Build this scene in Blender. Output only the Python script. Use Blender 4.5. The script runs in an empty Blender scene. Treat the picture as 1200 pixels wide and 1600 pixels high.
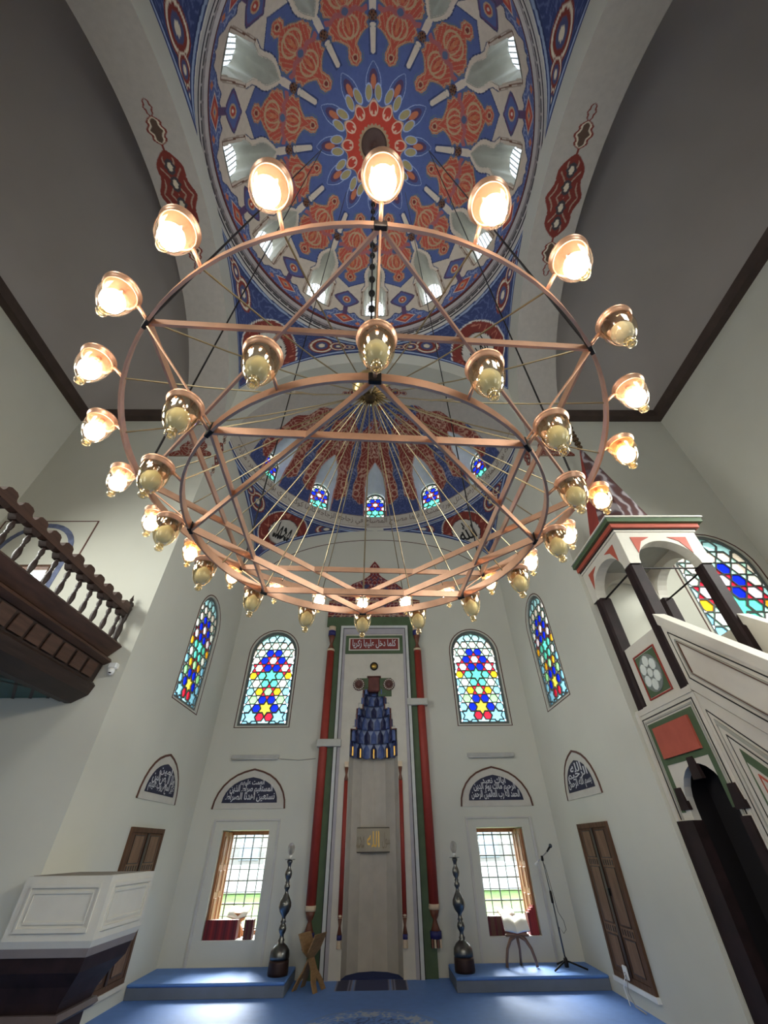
import bpy, bmesh, math, random
import numpy as np
from mathutils import Vector, Matrix
from mathutils.geometry import tessellate_polygon
from mathutils.bvhtree import BVHTree

random.seed(7)
PI = math.pi
SC = bpy.context.scene
COL = SC.collection

# ------------------------------------------------------------------ camera
def make_camera():
    pitch, yaw, roll = math.radians(40.295), math.radians(0.94), math.radians(-0.718)
    F = Vector((math.sin(yaw)*math.cos(pitch), math.cos(yaw)*math.cos(pitch), math.sin(pitch)))
    R = Vector((math.cos(yaw), -math.sin(yaw), 0)); U = R.cross(F)
    R2 = R*math.cos(roll)+U*math.sin(roll); U2 = U*math.cos(roll)-R*math.sin(roll)
    cam = bpy.data.cameras.new('camera'); o = bpy.data.objects.new('camera', cam); COL.objects.link(o)
    cam.sensor_fit = 'VERTICAL'; cam.sensor_height = 36.0; cam.lens = 617.5/1600*36.0
    cam.clip_start = 0.05; cam.clip_end = 500
    M = Matrix((R2, U2, -F)).transposed().to_4x4(); M.translation = Vector((0.125, 0, 1.6))
    o.matrix_world = M; SC.camera = o
make_camera()

# ------------------------------------------------------------------ world, sun, fill lights, exposure
w = bpy.data.worlds.new('overcast_sky'); SC.world = w; w.use_nodes = True
nt = w.node_tree; nt.nodes.clear()
wo = nt.nodes.new('ShaderNodeOutputWorld'); bg = nt.nodes.new('ShaderNodeBackground')
bg.inputs[0].default_value = (0.86, 0.93, 1.0, 1); bg.inputs[1].default_value = 10.5
nt.links.new(bg.outputs[0], wo.inputs[0])

sun = bpy.data.lights.new('sun', 'SUN'); so = bpy.data.objects.new('sun', sun); COL.objects.link(so)
sun.energy = 28.0; sun.angle = math.radians(32); sun.color = (1.0, 0.96, 0.9)
sd = Vector((0.10, -math.cos(math.radians(40)), -math.sin(math.radians(40))))
so.rotation_euler = sd.to_track_quat('-Z', 'Y').to_euler()

def fill_light(name, loc, direction, sx, sy, power, spread=180.0, col=(0.96, 1.0, 0.94)):
    l = bpy.data.lights.new(name, 'AREA'); l.shape = 'RECTANGLE'; l.size = sx; l.size_y = sy
    l.energy = power; l.color = col; l.spread = math.radians(spread)
    o = bpy.data.objects.new(name, l); COL.objects.link(o); o.location = loc
    o.rotation_euler = Vector(direction).to_track_quat('-Z', 'Z').to_euler()
    return o
# area lights added at the windowless rear and side walls as unseen fill
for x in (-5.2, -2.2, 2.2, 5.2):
    fill_light('rear_fill_light', (x, -1.62, 1.9), (0, 1, -0.2), 1.1, 1.9, 16, 150)
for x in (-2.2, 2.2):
    fill_light('rear_fill_light', (x, -1.62, 5.0), (0, 1, -0.45), 1.1, 2.0, 46, 130)
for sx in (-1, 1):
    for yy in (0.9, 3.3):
        fill_light('side_fill_light', (sx*6.74, yy, 5.3), (-sx, 0.3, -0.5), 1.3, 2.2, 150, 120)  # added to brighten the opposite alcove walls

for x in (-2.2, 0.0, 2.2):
    fill_light('rear_high_fill_light', (x, -1.62, 8.2), (0, 1, 0.7), 0.9, 1.6, 40, 110)  # extra unseen fill aimed up at the dome
SC.view_settings.view_transform = 'Standard'; SC.view_settings.look = 'None'
SC.view_settings.gamma = 1.0; SC.view_settings.use_curve_mapping = False
SC.view_settings.exposure = 0.15

# ------------------------------------------------------------------ colours and materials
def lin(c):
    c = np.asarray(c, float)/255.0
    return np.where(c <= 0.04045, c/12.92, ((c+0.055)/1.055)**2.4)
def L4(c):
    v = lin(c); return (float(v[0]), float(v[1]), float(v[2]), 1)
MATS = {}
def mat(name, c, rough=0.6, metal=0.0, noise=0.06, scale=6.0, bump=0.0, spec=0.4, wood=None):
    if name in MATS: return MATS[name]
    m = bpy.data.materials.new(name); m.use_nodes = True; t = m.node_tree; b = t.nodes['Principled BSDF']
    b.inputs['Roughness'].default_value = rough; b.inputs['Metallic'].default_value = metal
    b.inputs['Specular IOR Level'].default_value = spec
    tc = t.nodes.new('ShaderNodeTexCoord'); n = t.nodes.new('ShaderNodeTexNoise')
    n.inputs['Scale'].default_value = scale; n.inputs['Detail'].default_value = 4
    src = tc.outputs['Object']
    if wood:
        mp = t.nodes.new('ShaderNodeMapping'); mp.inputs['Scale'].default_value = wood
        t.links.new(src, mp.inputs[0]); src = mp.outputs[0]
    t.links.new(src, n.inputs[0])
    r = t.nodes.new('ShaderNodeMapRange'); r.inputs[1].default_value = 0.3; r.inputs[2].default_value = 0.7
    r.inputs[3].default_value = 1-noise; r.inputs[4].default_value = 1+noise
    t.links.new(n.outputs[0], r.inputs[0])
    mx = t.nodes.new('ShaderNodeVectorMath'); mx.operation = 'SCALE'
    mx.inputs[0].default_value = L4(c)[:3]
    t.links.new(r.outputs[0], mx.inputs['Scale']); t.links.new(mx.outputs[0], b.inputs['Base Color'])
    if bump:
        bp = t.nodes.new('ShaderNodeBump'); bp.inputs['Strength'].default_value = bump; bp.inputs['Distance'].default_value = 0.01
        t.links.new(n.outputs[0], bp.inputs['Height']); t.links.new(bp.outputs[0], b.inputs['Normal'])
    MATS[name] = m; return m
def paint_mat(name='painted_plaster', rough=0.75, spec=0.25):
    if name in MATS: return MATS[name]
    m = bpy.data.materials.new(name); m.use_nodes = True; t = m.node_tree; b = t.nodes['Principled BSDF']
    b.inputs['Roughness'].default_value = rough; b.inputs['Specular IOR Level'].default_value = spec
    a = t.nodes.new('ShaderNodeAttribute'); a.attribute_name = 'Paint'
    tc = t.nodes.new('ShaderNodeTexCoord'); n = t.nodes.new('ShaderNodeTexNoise'); n.inputs['Scale'].default_value = 9
    n.inputs['Detail'].default_value = 5
    t.links.new(tc.outputs['Object'], n.inputs[0])
    r = t.nodes.new('ShaderNodeMapRange'); r.inputs[1].default_value = 0.3; r.inputs[2].default_value = 0.7
    r.inputs[3].default_value = 0.95; r.inputs[4].default_value = 1.05
    t.links.new(n.outputs[0], r.inputs[0])
    mx = t.nodes.new('ShaderNodeVectorMath'); mx.operation = 'SCALE'
    t.links.new(a.outputs['Color'], mx.inputs[0]); t.links.new(r.outputs[0], mx.inputs['Scale'])
    t.links.new(mx.outputs[0], b.inputs['Base Color'])
    MATS[name] = m; return m
def emit_mat(name, c, strength):
    if name in MATS: return MATS[name]
    m = bpy.data.materials.new(name); m.use_nodes = True; t = m.node_tree; t.nodes.clear()
    o = t.nodes.new('ShaderNodeOutputMaterial'); e = t.nodes.new('ShaderNodeEmission')
    e.inputs[0].default_value = L4(c); e.inputs[1].default_value = strength
    t.links.new(e.outputs[0], o.inputs[0]); MATS[name] = m; return m
def pane_mat(name, c, thru=0.6, dens=0.22):
    """stained glass: tinted light passes, part of it scattered"""
    if name in MATS: return MATS[name]
    m = bpy.data.materials.new(name); m.use_nodes = True; t = m.node_tree; t.nodes.clear()
    o = t.nodes.new('ShaderNodeOutputMaterial')
    tc = t.nodes.new('ShaderNodeTexCoord'); n = t.nodes.new('ShaderNodeTexNoise'); n.inputs['Scale'].default_value = 14
    t.links.new(tc.outputs['Object'], n.inputs[0])
    r = t.nodes.new('ShaderNodeMapRange'); r.inputs[3].default_value = 0.7; r.inputs[4].default_value = 1.25
    t.links.new(n.outputs[0], r.inputs[0])
    mx = t.nodes.new('ShaderNodeVectorMath'); mx.operation = 'SCALE'; mx.inputs[0].default_value = [q*dens for q in L4(c)[:3]]
    t.links.new(r.outputs[0], mx.inputs['Scale'])
    a = t.nodes.new('ShaderNodeBsdfTransparent'); b = t.nodes.new('ShaderNodeBsdfTranslucent')
    t.links.new(mx.outputs[0], a.inputs[0]); t.links.new(mx.outputs[0], b.inputs[0])
    s = t.nodes.new('ShaderNodeMixShader'); s.inputs[0].default_value = 1-thru
    t.links.new(a.outputs[0], s.inputs[1]); t.links.new(b.outputs[0], s.inputs[2])
    t.links.new(s.outputs[0], o.inputs[0]); MATS[name] = m; return m
def glass_mat(name, tint, gloss=0.12, rough=0.05, haze=0.0):
    if name in MATS: return MATS[name]
    m = bpy.data.materials.new(name); m.use_nodes = True; t = m.node_tree; t.nodes.clear()
    o = t.nodes.new('ShaderNodeOutputMaterial'); a = t.nodes.new('ShaderNodeBsdfTransparent'); g = t.nodes.new('ShaderNodeBsdfGlossy')
    a.inputs[0].default_value = (*tint, 1); g.inputs['Roughness'].default_value = rough
    g.inputs[0].default_value = (1, 0.93, 0.8, 1)
    lw = t.nodes.new('ShaderNodeLayerWeight'); lw.inputs[0].default_value = 0.35
    mr = t.nodes.new('ShaderNodeMapRange'); mr.inputs[3].default_value = gloss*0.5; mr.inputs[4].default_value = min(1, gloss*5)
    t.links.new(lw.outputs['Fresnel'], mr.inputs[0])
    s = t.nodes.new('ShaderNodeMixShader'); t.links.new(mr.outputs[0], s.inputs[0])
    body = a.outputs[0]
    if haze:
        tl = t.nodes.new('ShaderNodeBsdfTranslucent'); tl.inputs[0].default_value = (*tint, 1)
        hm = t.nodes.new('ShaderNodeMixShader'); hm.inputs[0].default_value = haze
        t.links.new(a.outputs[0], hm.inputs[1]); t.links.new(tl.outputs[0], hm.inputs[2]); body = hm.outputs[0]
    t.links.new(body, s.inputs[1]); t.links.new(g.outputs[0], s.inputs[2]); t.links.new(s.outputs[0], o.inputs[0])
    MATS[name] = m; return m

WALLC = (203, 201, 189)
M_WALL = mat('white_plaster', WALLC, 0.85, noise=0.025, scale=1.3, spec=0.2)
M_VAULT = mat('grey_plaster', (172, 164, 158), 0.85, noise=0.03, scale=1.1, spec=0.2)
M_PAINT = paint_mat()
M_LINE = mat('brown_line_paint', (92, 58, 48), 0.7)
M_DARK = mat('dark_wood', (46, 30, 25), 0.5, noise=0.25, scale=5, wood=(1, 6, 1))
M_OAK = mat('walnut_wood', (92, 66, 50), 0.75, spec=0.2, noise=0.25, scale=4, wood=(5, 5, 1))
M_STONE = mat('dark_purple_marble', (38, 24, 25), 0.65, spec=0.25, noise=0.35, scale=7)
M_COPPER = mat('copper_strip', (206, 160, 132), 0.34, 0.65, noise=0.12, scale=9)
M_BRASS = mat('old_brass', (186, 160, 108), 0.3, 0.8, noise=0.12, scale=9)
M_IRON = mat('black_iron', (34, 30, 30), 0.5, 0.6)
M_PEWTER = mat('dark_pewter', (112, 112, 110), 0.28, 1.0, noise=0.2, scale=14)
M_GREEN = mat('green_paint', (76, 94, 66), 0.6, noise=0.1)
M_RED = mat('dark_red_paint', (150, 54, 44), 0.55, noise=0.1)
M_TERRA = mat('terracotta_paint', (176, 84, 66), 0.6, noise=0.08)
M_CREAM = mat('cream_stone', (206, 199, 186), 0.7, noise=0.04)
M_GREYM = mat('grey_moulding', (158, 154, 150), 0.7, noise=0.04)
M_BLACK = mat('black_paint', (30, 27, 27), 0.6)
M_GOLD = mat('gold_leaf', (206, 166, 88), 0.3, 0.9)
M_WHITE = mat('white_enamel', (225, 224, 220), 0.4)
M_LATT = mat('gypsum_lattice', (100, 106, 104), 0.8)

# ------------------------------------------------------------------ mesh helpers
def mesh(name, verts, faces, smooth=False, cols=None):
    me = bpy.data.meshes.new(name)
    if isinstance(verts, np.ndarray) and isinstance(faces, np.ndarray):
        nf, k = faces.shape
        me.vertices.add(len(verts)); me.vertices.foreach_set('co', np.ascontiguousarray(verts, np.float32).ravel())
        me.loops.add(nf*k); me.loops.foreach_set('vertex_index', np.ascontiguousarray(faces, np.int32).ravel())
        me.polygons.add(nf); me.polygons.foreach_set('loop_start', np.arange(0, nf*k, k, dtype=np.int32))
        me.update(calc_edges=True)
    else:
        me.from_pydata([tuple(v) for v in verts], [], [tuple(f) for f in faces]); me.update()
    if smooth: me.polygons.foreach_set('use_smooth', [True]*len(me.polygons))
    if cols is not None:
        a = me.attributes.new('Paint', 'FLOAT_COLOR', 'POINT')
        c = np.ones((len(cols), 4), np.float32); c[:, :3] = cols
        a.data.foreach_set('color', c.ravel())
    return me
def link(name, me, m, parent=None, kind=None, label=None, cat=None, group=None, loc=None):
    o = bpy.data.objects.new(name, me); COL.objects.link(o)
    if m is not None and me is not None and not me.materials: me.materials.append(m)
    if parent is not None: o.parent = parent
    if kind: o['kind'] = kind
    if label: o['label'] = label
    if cat: o['category'] = cat
    if group: o['group'] = group
    if loc is not None: o.location = loc
    return o
def thing(name, label, cat, loc=(0, 0, 0), rz=0.0, group=None, kind=None):
    o = bpy.data.objects.new(name, None); COL.objects.link(o); o.empty_display_size = 0.1
    o.location = loc; o.rotation_euler = (0, 0, rz)
    if label: o['label'] = label
    if cat: o['category'] = cat
    if group: o['group'] = group
    if kind: o['kind'] = kind
    return o
class MB:
    """collects shapes of one part"""
    def __init__(s): s.v = []; s.f = []
    def add(s, v, f):
        k = len(s.v); s.v += [tuple(p) for p in v]; s.f += [tuple(i+k for i in q) for q in f]; return s
    def box(s, x0, x1, y0, y1, z0, z1):
        return s.add([(x0, y0, z0), (x1, y0, z0), (x1, y1, z0), (x0, y1, z0), (x0, y0, z1), (x1, y0, z1), (x1, y1, z1), (x0, y1, z1)],
                     [(0, 3, 2, 1), (4, 5, 6, 7), (0, 1, 5, 4), (1, 2, 6, 5), (2, 3, 7, 6), (3, 0, 4, 7)])
    def bbox(s, x0, x1, y0, y1, z0, z1, b=0.01):
        bm = bmesh.new(); mm = Matrix.Translation(((x0+x1)/2, (y0+y1)/2, (z0+z1)/2)) @ Matrix.Diagonal((abs(x1-x0), abs(y1-y0), abs(z1-z0), 1))
        bmesh.ops.create_cube(bm, size=1, matrix=mm)
        bmesh.ops.bevel(bm, geom=bm.edges[:], offset=b, segments=1, affect='EDGES')
        bm.verts.index_update()
        s.add([v.co[:] for v in bm.verts], [[v.index for v in f.verts] for f in bm.faces]); bm.free(); return s
    def prism(s, pts, fn, d0, d1):
        """pts 2D outline, fn(a,b,d)->xyz, extruded d0..d1"""
        n = len(pts); k = len(s.v)
        s.v += [tuple(fn(a, b, d0)) for a, b in pts]+[tuple(fn(a, b, d1)) for a, b in pts]
        tri = tessellate_polygon([[Vector((a, b, 0)) for a, b in pts]])
        s.f += [(k+t[0], k+t[1], k+t[2]) for t in tri]+[(k+n+t[2], k+n+t[1], k+n+t[0]) for t in tri]
        s.f += [(k+i, k+(i+1) % n, k+n+(i+1) % n, k+n+i) for i in range(n)]
        return s
    def tube(s, pts, r, n=6, cap=True):
        pts = [Vector(p) for p in pts]; k = len(s.v); rs = r if isinstance(r, (list, tuple)) else [r]*len(pts)
        up = Vector((0, 0, 1)); prev = None
        for i, p in enumerate(pts):
            d = (pts[min(i+1, len(pts)-1)]-pts[max(i-1, 0)]).normalized()
            a = prev if prev is not None else (up if abs(d.z) < .95 else Vector((1, 0, 0)))
            x = (a-d*a.dot(d))
            if x.length < 1e-6: x = d.orthogonal()
            x.normalize(); y = d.cross(x); prev = x
            for j in range(n):
                t = 2*PI*j/n; s.v.append(tuple(p+(x*math.cos(t)+y*math.sin(t))*rs[i]))
        for i in range(len(pts)-1):
            for j in range(n):
                a, b = k+i*n+j, k+i*n+(j+1) % n; s.f.append((a, b, b+n, a+n))
        if cap:
            s.f.append(tuple(k+j for j in reversed(range(n)))); e = k+(len(pts)-1)*n; s.f.append(tuple(e+j for j in range(n)))
        return s
    def lathe(s, prof, n=16, c=(0, 0, 0), axis='z'):
        k = len(s.v)
        for r, z in prof:
            for j in range(n):
                t = 2*PI*j/n; a, b = r*math.cos(t), r*math.sin(t)
                if axis == 'z': s.v.append((c[0]+a, c[1]+b, c[2]+z))
                elif axis == 'y': s.v.append((c[0]+a, c[1]+z, c[2]+b))
                else: s.v.append((c[0]+z, c[1]+a, c[2]+b))
        for i in range(len(prof)-1):
            for j in range(n):
                a, b = k+i*n+j, k+i*n+(j+1) % n; s.f.append((a, b, b+n, a+n))
        if prof[0][0] > 1e-4: s.f.append(tuple(k+j for j in reversed(range(n))))
        if prof[-1][0] > 1e-4: e = k+(len(prof)-1)*n; s.f.append(tuple(e+j for j in range(n)))
        return s
    def ball(s, c, r, n=10, m=6, sz=1.0):
        return s.lathe([(max(r*math.sin(PI*i/m), 1e-5), -r*sz*math.cos(PI*i/m)) for i in range(m+1)], n, c)
    def me(s, name, smooth=False): return mesh(name, s.v, s.f, smooth)
    def ob(s, name, m, parent=None, smooth=False, **k): return link(name, s.me(name, smooth), m, parent, **k)
def autosmooth(o, ang=40):
    me = o.data; me.polygons.foreach_set('use_smooth', [True]*len(me.polygons))
    try: me.set_sharp_from_angle(angle=math.radians(ang))
    except Exception: pass
    return o
def grid_faces(nu, nv, wrap=False):
    """index (i,j)->i*nv+j ; i over nu columns"""
    i = np.arange(nu if wrap else nu-1); j = np.arange(nv-1)
    I, J = np.meshgrid(i, j, indexing='ij'); I2 = (I+1) % nu
    return np.stack([I*nv+J, I2*nv+J, I2*nv+J+1, I*nv+J+1], -1).reshape(-1, 4)

# ---- 2D outlines
def arch_pts(w, h, rise, n=12, pointed=0.0):
    """outline from bottom-left, counter-clockwise when seen from the front; springing at h-rise"""
    p = [(-w/2, 0), (w/2, 0)]
    for i in range(n+1):
        t = i/n*PI; x = math.cos(t); y = math.sin(t)
        if pointed: y = (1-abs(x)**(2-pointed*0.8))**(0.5+pointed*0.22) if abs(x) < 1 else 0
        p.append((w/2*x, h-rise+rise*y))
    return p
def rect_pts(x0, x1, z0, z1): return [(x0, z0), (x1, z0), (x1, z1), (x0, z1)]
def shift(p, dx, dz): return [(a+dx, b+dz) for a, b in p]
def scale_pts(p, c, sx, sz): return [(c[0]+(a-c[0])*sx, c[1]+(b-c[1])*sz) for a, b in p]

def wall(name, outer, holes, fn, depth, m, label=None, parent=None):
    """flat wall with openings; fn(a,z,d)->xyz, d>0 goes outwards; reveals are part of the wall"""
    b = MB(); polys = [outer]+[h for h, _ in holes]
    flat = [p for q in polys for p in q]
    tri = tessellate_polygon([[Vector((x, y, 0)) for x, y in q] for q in polys])
    b.add([fn(x, y, 0) for x, y in flat], tri)
    for h, d in holes:
        if not d: continue
        n = len(h)
        b.add([fn(x, y, 0) for x, y in h]+[fn(x, y, d) for x, y in h], [(i, (i+1) % n, n+(i+1) % n, n+i) for i in range(n)])
    return b.ob(name, m, parent, kind='structure', label=label)

def ribbon(b, pts, fn, w, d0, d1, closed=True):
    """a line of width w that follows an outline, raised from d0 to d1"""
    n = len(pts); P = [Vector(p) for p in pts]; inn = []; out = []
    for i in range(n):
        a = P[(i-1) % n] if closed or i > 0 else P[i]; c = P[(i+1) % n] if closed or i < n-1 else P[i]
        t = (c-a).normalized(); nn = Vector((-t.y, t.x))
        out.append(P[i]-nn*w/2); inn.append(P[i]+nn*w/2)
    v = []
    for q, d in ((out, d0), (out, d1), (inn, d1), (inn, d0)): v += [fn(p.x, p.y, d) for p in q]
    f = []
    for i in range(n if closed else n-1):
        j = (i+1) % n
        for k in range(4): f.append((k*n+i, k*n+j, ((k+1) % 4)*n+j, ((k+1) % 4)*n+i))
    return b.add(v, f)

# ---- Arabic lettering
FORMS = {'ا': 'FE8D FE8E', 'ب': 'FE8F FE90 FE91 FE92', 'ت': 'FE95 FE96 FE97 FE98', 'ح': 'FEA1 FEA2 FEA3 FEA4', 'خ': 'FEA5 FEA6 FEA7 FEA8',
         'د': 'FEA9 FEAA', 'ذ': 'FEAB FEAC', 'ر': 'FEAD FEAE', 'ز': 'FEAF FEB0', 'س': 'FEB1 FEB2 FEB3 FEB4', 'ص': 'FEB9 FEBA FEBB FEBC',
         'ط': 'FEC1 FEC2 FEC3 FEC4', 'ع': 'FEC9 FECA FECB FECC', 'غ': 'FECD FECE FECF FED0', 'ف': 'FED1 FED2 FED3 FED4', 'ق': 'FED5 FED6 FED7 FED8',
         'ك': 'FED9 FEDA FEDB FEDC', 'ل': 'FEDD FEDE FEDF FEE0', 'م': 'FEE1 FEE2 FEE3 FEE4', 'ن': 'FEE5 FEE6 FEE7 FEE8', 'ه': 'FEE9 FEEA FEEB FEEC',
         'و': 'FEED FEEE', 'ي': 'FEF1 FEF2 FEF3 FEF4', 'ج': 'FE9D FE9E FE9F FEA0', 'ث': 'FE99 FE9A FE9B FE9C', 'ش': 'FEB5 FEB6 FEB7 FEB8'}
FORMS = {k: [int(x, 16) for x in v.split()] for k, v in FORMS.items()}
def shape_ar(s):
    out = []
    for i, ch in enumerate(s):
        if ch not in FORMS: out.append(ch); continue
        f = FORMS[ch]
        pj = i > 0 and s[i-1] in FORMS and len(FORMS[s[i-1]]) == 4
        nj = len(f) == 4 and i+1 < len(s) and s[i+1] in FORMS
        out.append(chr(f[3] if pj and nj else f[2] if nj else f[1] if pj else f[0]))
    return ''.join(reversed(out))
_TC = {}
def text_mesh(s, arabic=True, bold=0.0):
    key = (s, bold)
    if key in _TC: return _TC[key]
    cu = bpy.data.curves.new('lettering', 'FONT'); cu.body = shape_ar(s) if arabic else s; cu.resolution_u = 2; cu.offset = bold
    o = bpy.data.objects.new('lettering', cu); COL.objects.link(o)
    bpy.context.view_layer.update()
    me = bpy.data.meshes.new_from_object(o.evaluated_get(bpy.context.evaluated_depsgraph_get()))
    v = np.array([q.co[:2] for q in me.vertices]); f = [tuple(p.vertices) for p in me.polygons]
    bpy.data.objects.remove(o); bpy.data.curves.remove(cu); bpy.data.meshes.remove(me)
    lo, hi = v.min(0), v.max(0); v = (v-lo)/(hi-lo)   # unit box
    _TC[key] = (v, f); return v, f
def lettering(name, s, fn, x0, x1, z0, z1, d, m, parent, bold=0.01, warp=None):
    """letters fitted into a box of the (a,z) plane, d in front of it"""
    v, f = text_mesh(s, True, bold); P = []
    for a, b in v:
        x = x0+(x1-x0)*a; z = z0+(z1-z0)*b
        if warp: x, z = warp(x, z)
        P.append(fn(x, z, d))
    return link(name, mesh(name, P, f), m, parent)

# ------------------------------------------------------------------ dimensions
AX, YF, YB = 3.46, 5.70, 9.60         # alcove half width, hall front plane, mihrab wall
HX, YR = 6.80, -1.70                  # hall half width, rear wall
DC, DRING, DZ = 2.0, 3.55, 12.45      # hall centre (y), dome radius, ring height
DD = 1.87                             # dome centre (y)
DB, DH = 13.32, 3.9                   # dome springing, dome rise
SDY, SDZ, SDR, SDH = 6.15, 9.0, 3.46, 2.93   # half dome
f_back = lambda a, z, d: (a, YB+d, z)
f_left = lambda a, z, d: (-AX-d, a, z)
f_right = lambda a, z, d: (AX+d, a, z)
f_front = lambda a, z, d: (a, YF+d, z)

# ------------------------------------------------------------------ painting helpers (colour per point of a fine mesh)
BLUE, DBLUE, LBLUE = lin((90, 105, 154)), lin((62, 72, 116)), lin((156, 170, 200))
RED, DRED, ORNG = lin((182, 76, 62)), lin((130, 58, 51)), lin((204, 122, 84))
CREAM, SAND, BROWN = lin((222, 208, 186)), lin((196, 166, 128)), lin((112, 74, 52))
OLIVE, PURPL, GREY = lin((176, 160, 110)), lin((112, 86, 120)), lin((178, 172, 166))
INK, WHT = lin((38, 34, 40)), lin((226, 222, 214))
PLAST = lin((186, 178, 170))
class Paint:
    def __init__(s, n, base): s.c = np.tile(np.asarray(base, np.float32), (n, 1)).astype(np.float32)
    def put(s, mask, col, a=1.0):
        mk = np.clip(mask.astype(np.float32), 0, 1)[:, None]*a
        s.c = s.c*(1-mk)+np.asarray(col, np.float32)*mk; return s
def ell_d(x, y, cx, cy, rx, ry): return np.sqrt(((x-cx)/rx)**2+((y-cy)/ry)**2)   # <1 inside
def drop(x, y, y0, y1, w):
    """leaf with tips at y0 and y1, half width w: >0 inside"""
    t = (y-y0)/(y1-y0); return np.where((t < 0) | (t > 1), -1.0, w*np.sin(PI*np.clip(t, 0, 1))**0.8-np.abs(x))
def curls(x, y, s, ph=0.0, wd=0.16):
    """thin scrolling vine lines"""
    a = np.sin(x*s+1.7*np.sin(y*s*0.8+ph)+ph); b = np.sin(y*s+1.6*np.sin(x*s*0.9-ph))
    return (np.abs(a*a-b*b*0.8) < wd)
def rosette(x, y, r, k, amp, ph=0): return r*(1+amp*np.cos(k*np.arctan2(y, x)+ph))-np.hypot(x, y)

# ------------------------------------------------------------------ floor and carpet
def build_floor():
    nx, ny = 330, 200
    X = np.linspace(-AX, AX, nx); Y = np.linspace(5.7, YB, ny); gx, gy = [q.ravel() for q in np.meshgrid(X, Y, indexing='ij')]
    P = Paint(len(gx), lin((100, 142, 210)))
    P.put(0.5+0.5*np.sin(gx*0.9+gy*1.3)*np.sin(gy*2.1-gx), lin((84, 124, 196)), 0.6)
    r = np.hypot(gx-0.02, (gy-7.1)*0.95)
    P.put((np.abs(r-0.74-0.03*np.cos(np.arctan2(gy-7.1, gx)*22)) < 0.1) & curls(gx, gy, 20, 0.0, 0.3), lin((176, 182, 190)), 0.8)
    P.put((r < 0.62) & curls(gx, gy, 22, 1.0), lin((44, 56, 104)), 0.8)
    P.put((np.abs(r-0.9) < 0.015), lin((120, 136, 168)), 0.6)
    for s in (-1, 1):
        b = (np.abs(gx-s*0.42) < 0.12) & (gy > 8.95); P.put(b, lin((46, 50, 84)))
        for k in (0.27, 0.31, 0.35, 0.53):
            P.put((np.abs(gx-s*k) < 0.008) & (gy > 8.95), lin((140, 140, 165)))
    P.put((np.abs(gx) < 0.26) & (gy > 8.95), lin((34, 46, 96)))
    V = np.stack([gx, gy, np.zeros_like(gx)], 1)
    link('floor', mesh('floor', V, grid_faces(nx, ny), cols=P.c), paint_mat('carpet_pile', 0.6, 0.5), kind='structure',
         label='blue patterned carpet in front of the mihrab')
    b = MB(); z = -0.002
    b.add([(-HX, YR, z), (HX, YR, z), (HX, YF+0.02, z), (-HX, YF+0.02, z)], [(0, 1, 2, 3)])
    b.ob('floor_hall', mat('blue_carpet', (94, 136, 204), 0.6, noise=0.12, scale=3), kind='structure', label='blue carpet of the main hall')
    m = mat('blue_carpet', (94, 136, 204))
    b = MB(); b.box(-0.6, 0.6, YB-0.02, YB+0.6, -0.03, 0.004); b.ob('floor_niche', mat('dark_blue_carpet', (38, 52, 104), 0.95), kind='structure')
    for s, nm, x0, x1, y0, lb in ((-1, 'platform_step', -AX+0.005, -1.23, 8.62, 'low blue carpeted platform step under the window beside the folded lectern'),
                                  (1, 'platform_step', 1.23, AX-0.005, 8.72, 'low blue carpeted platform step carrying the microphone stand')):
        t = thing(nm, lb, 'platform', (0, 0, 0))
        MB().bbox(x0, x1, y0+0.012, YB-0.002, 0.0, 0.115, 0.004).ob('riser', mat('grey_carpet_edge', (112, 120, 134), 0.9), t)
        MB().bbox(x0, x1, y0, YB-0.002, 0.115, 0.15, 0.012).ob('carpet_top', m, t)
build_floor()

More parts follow.
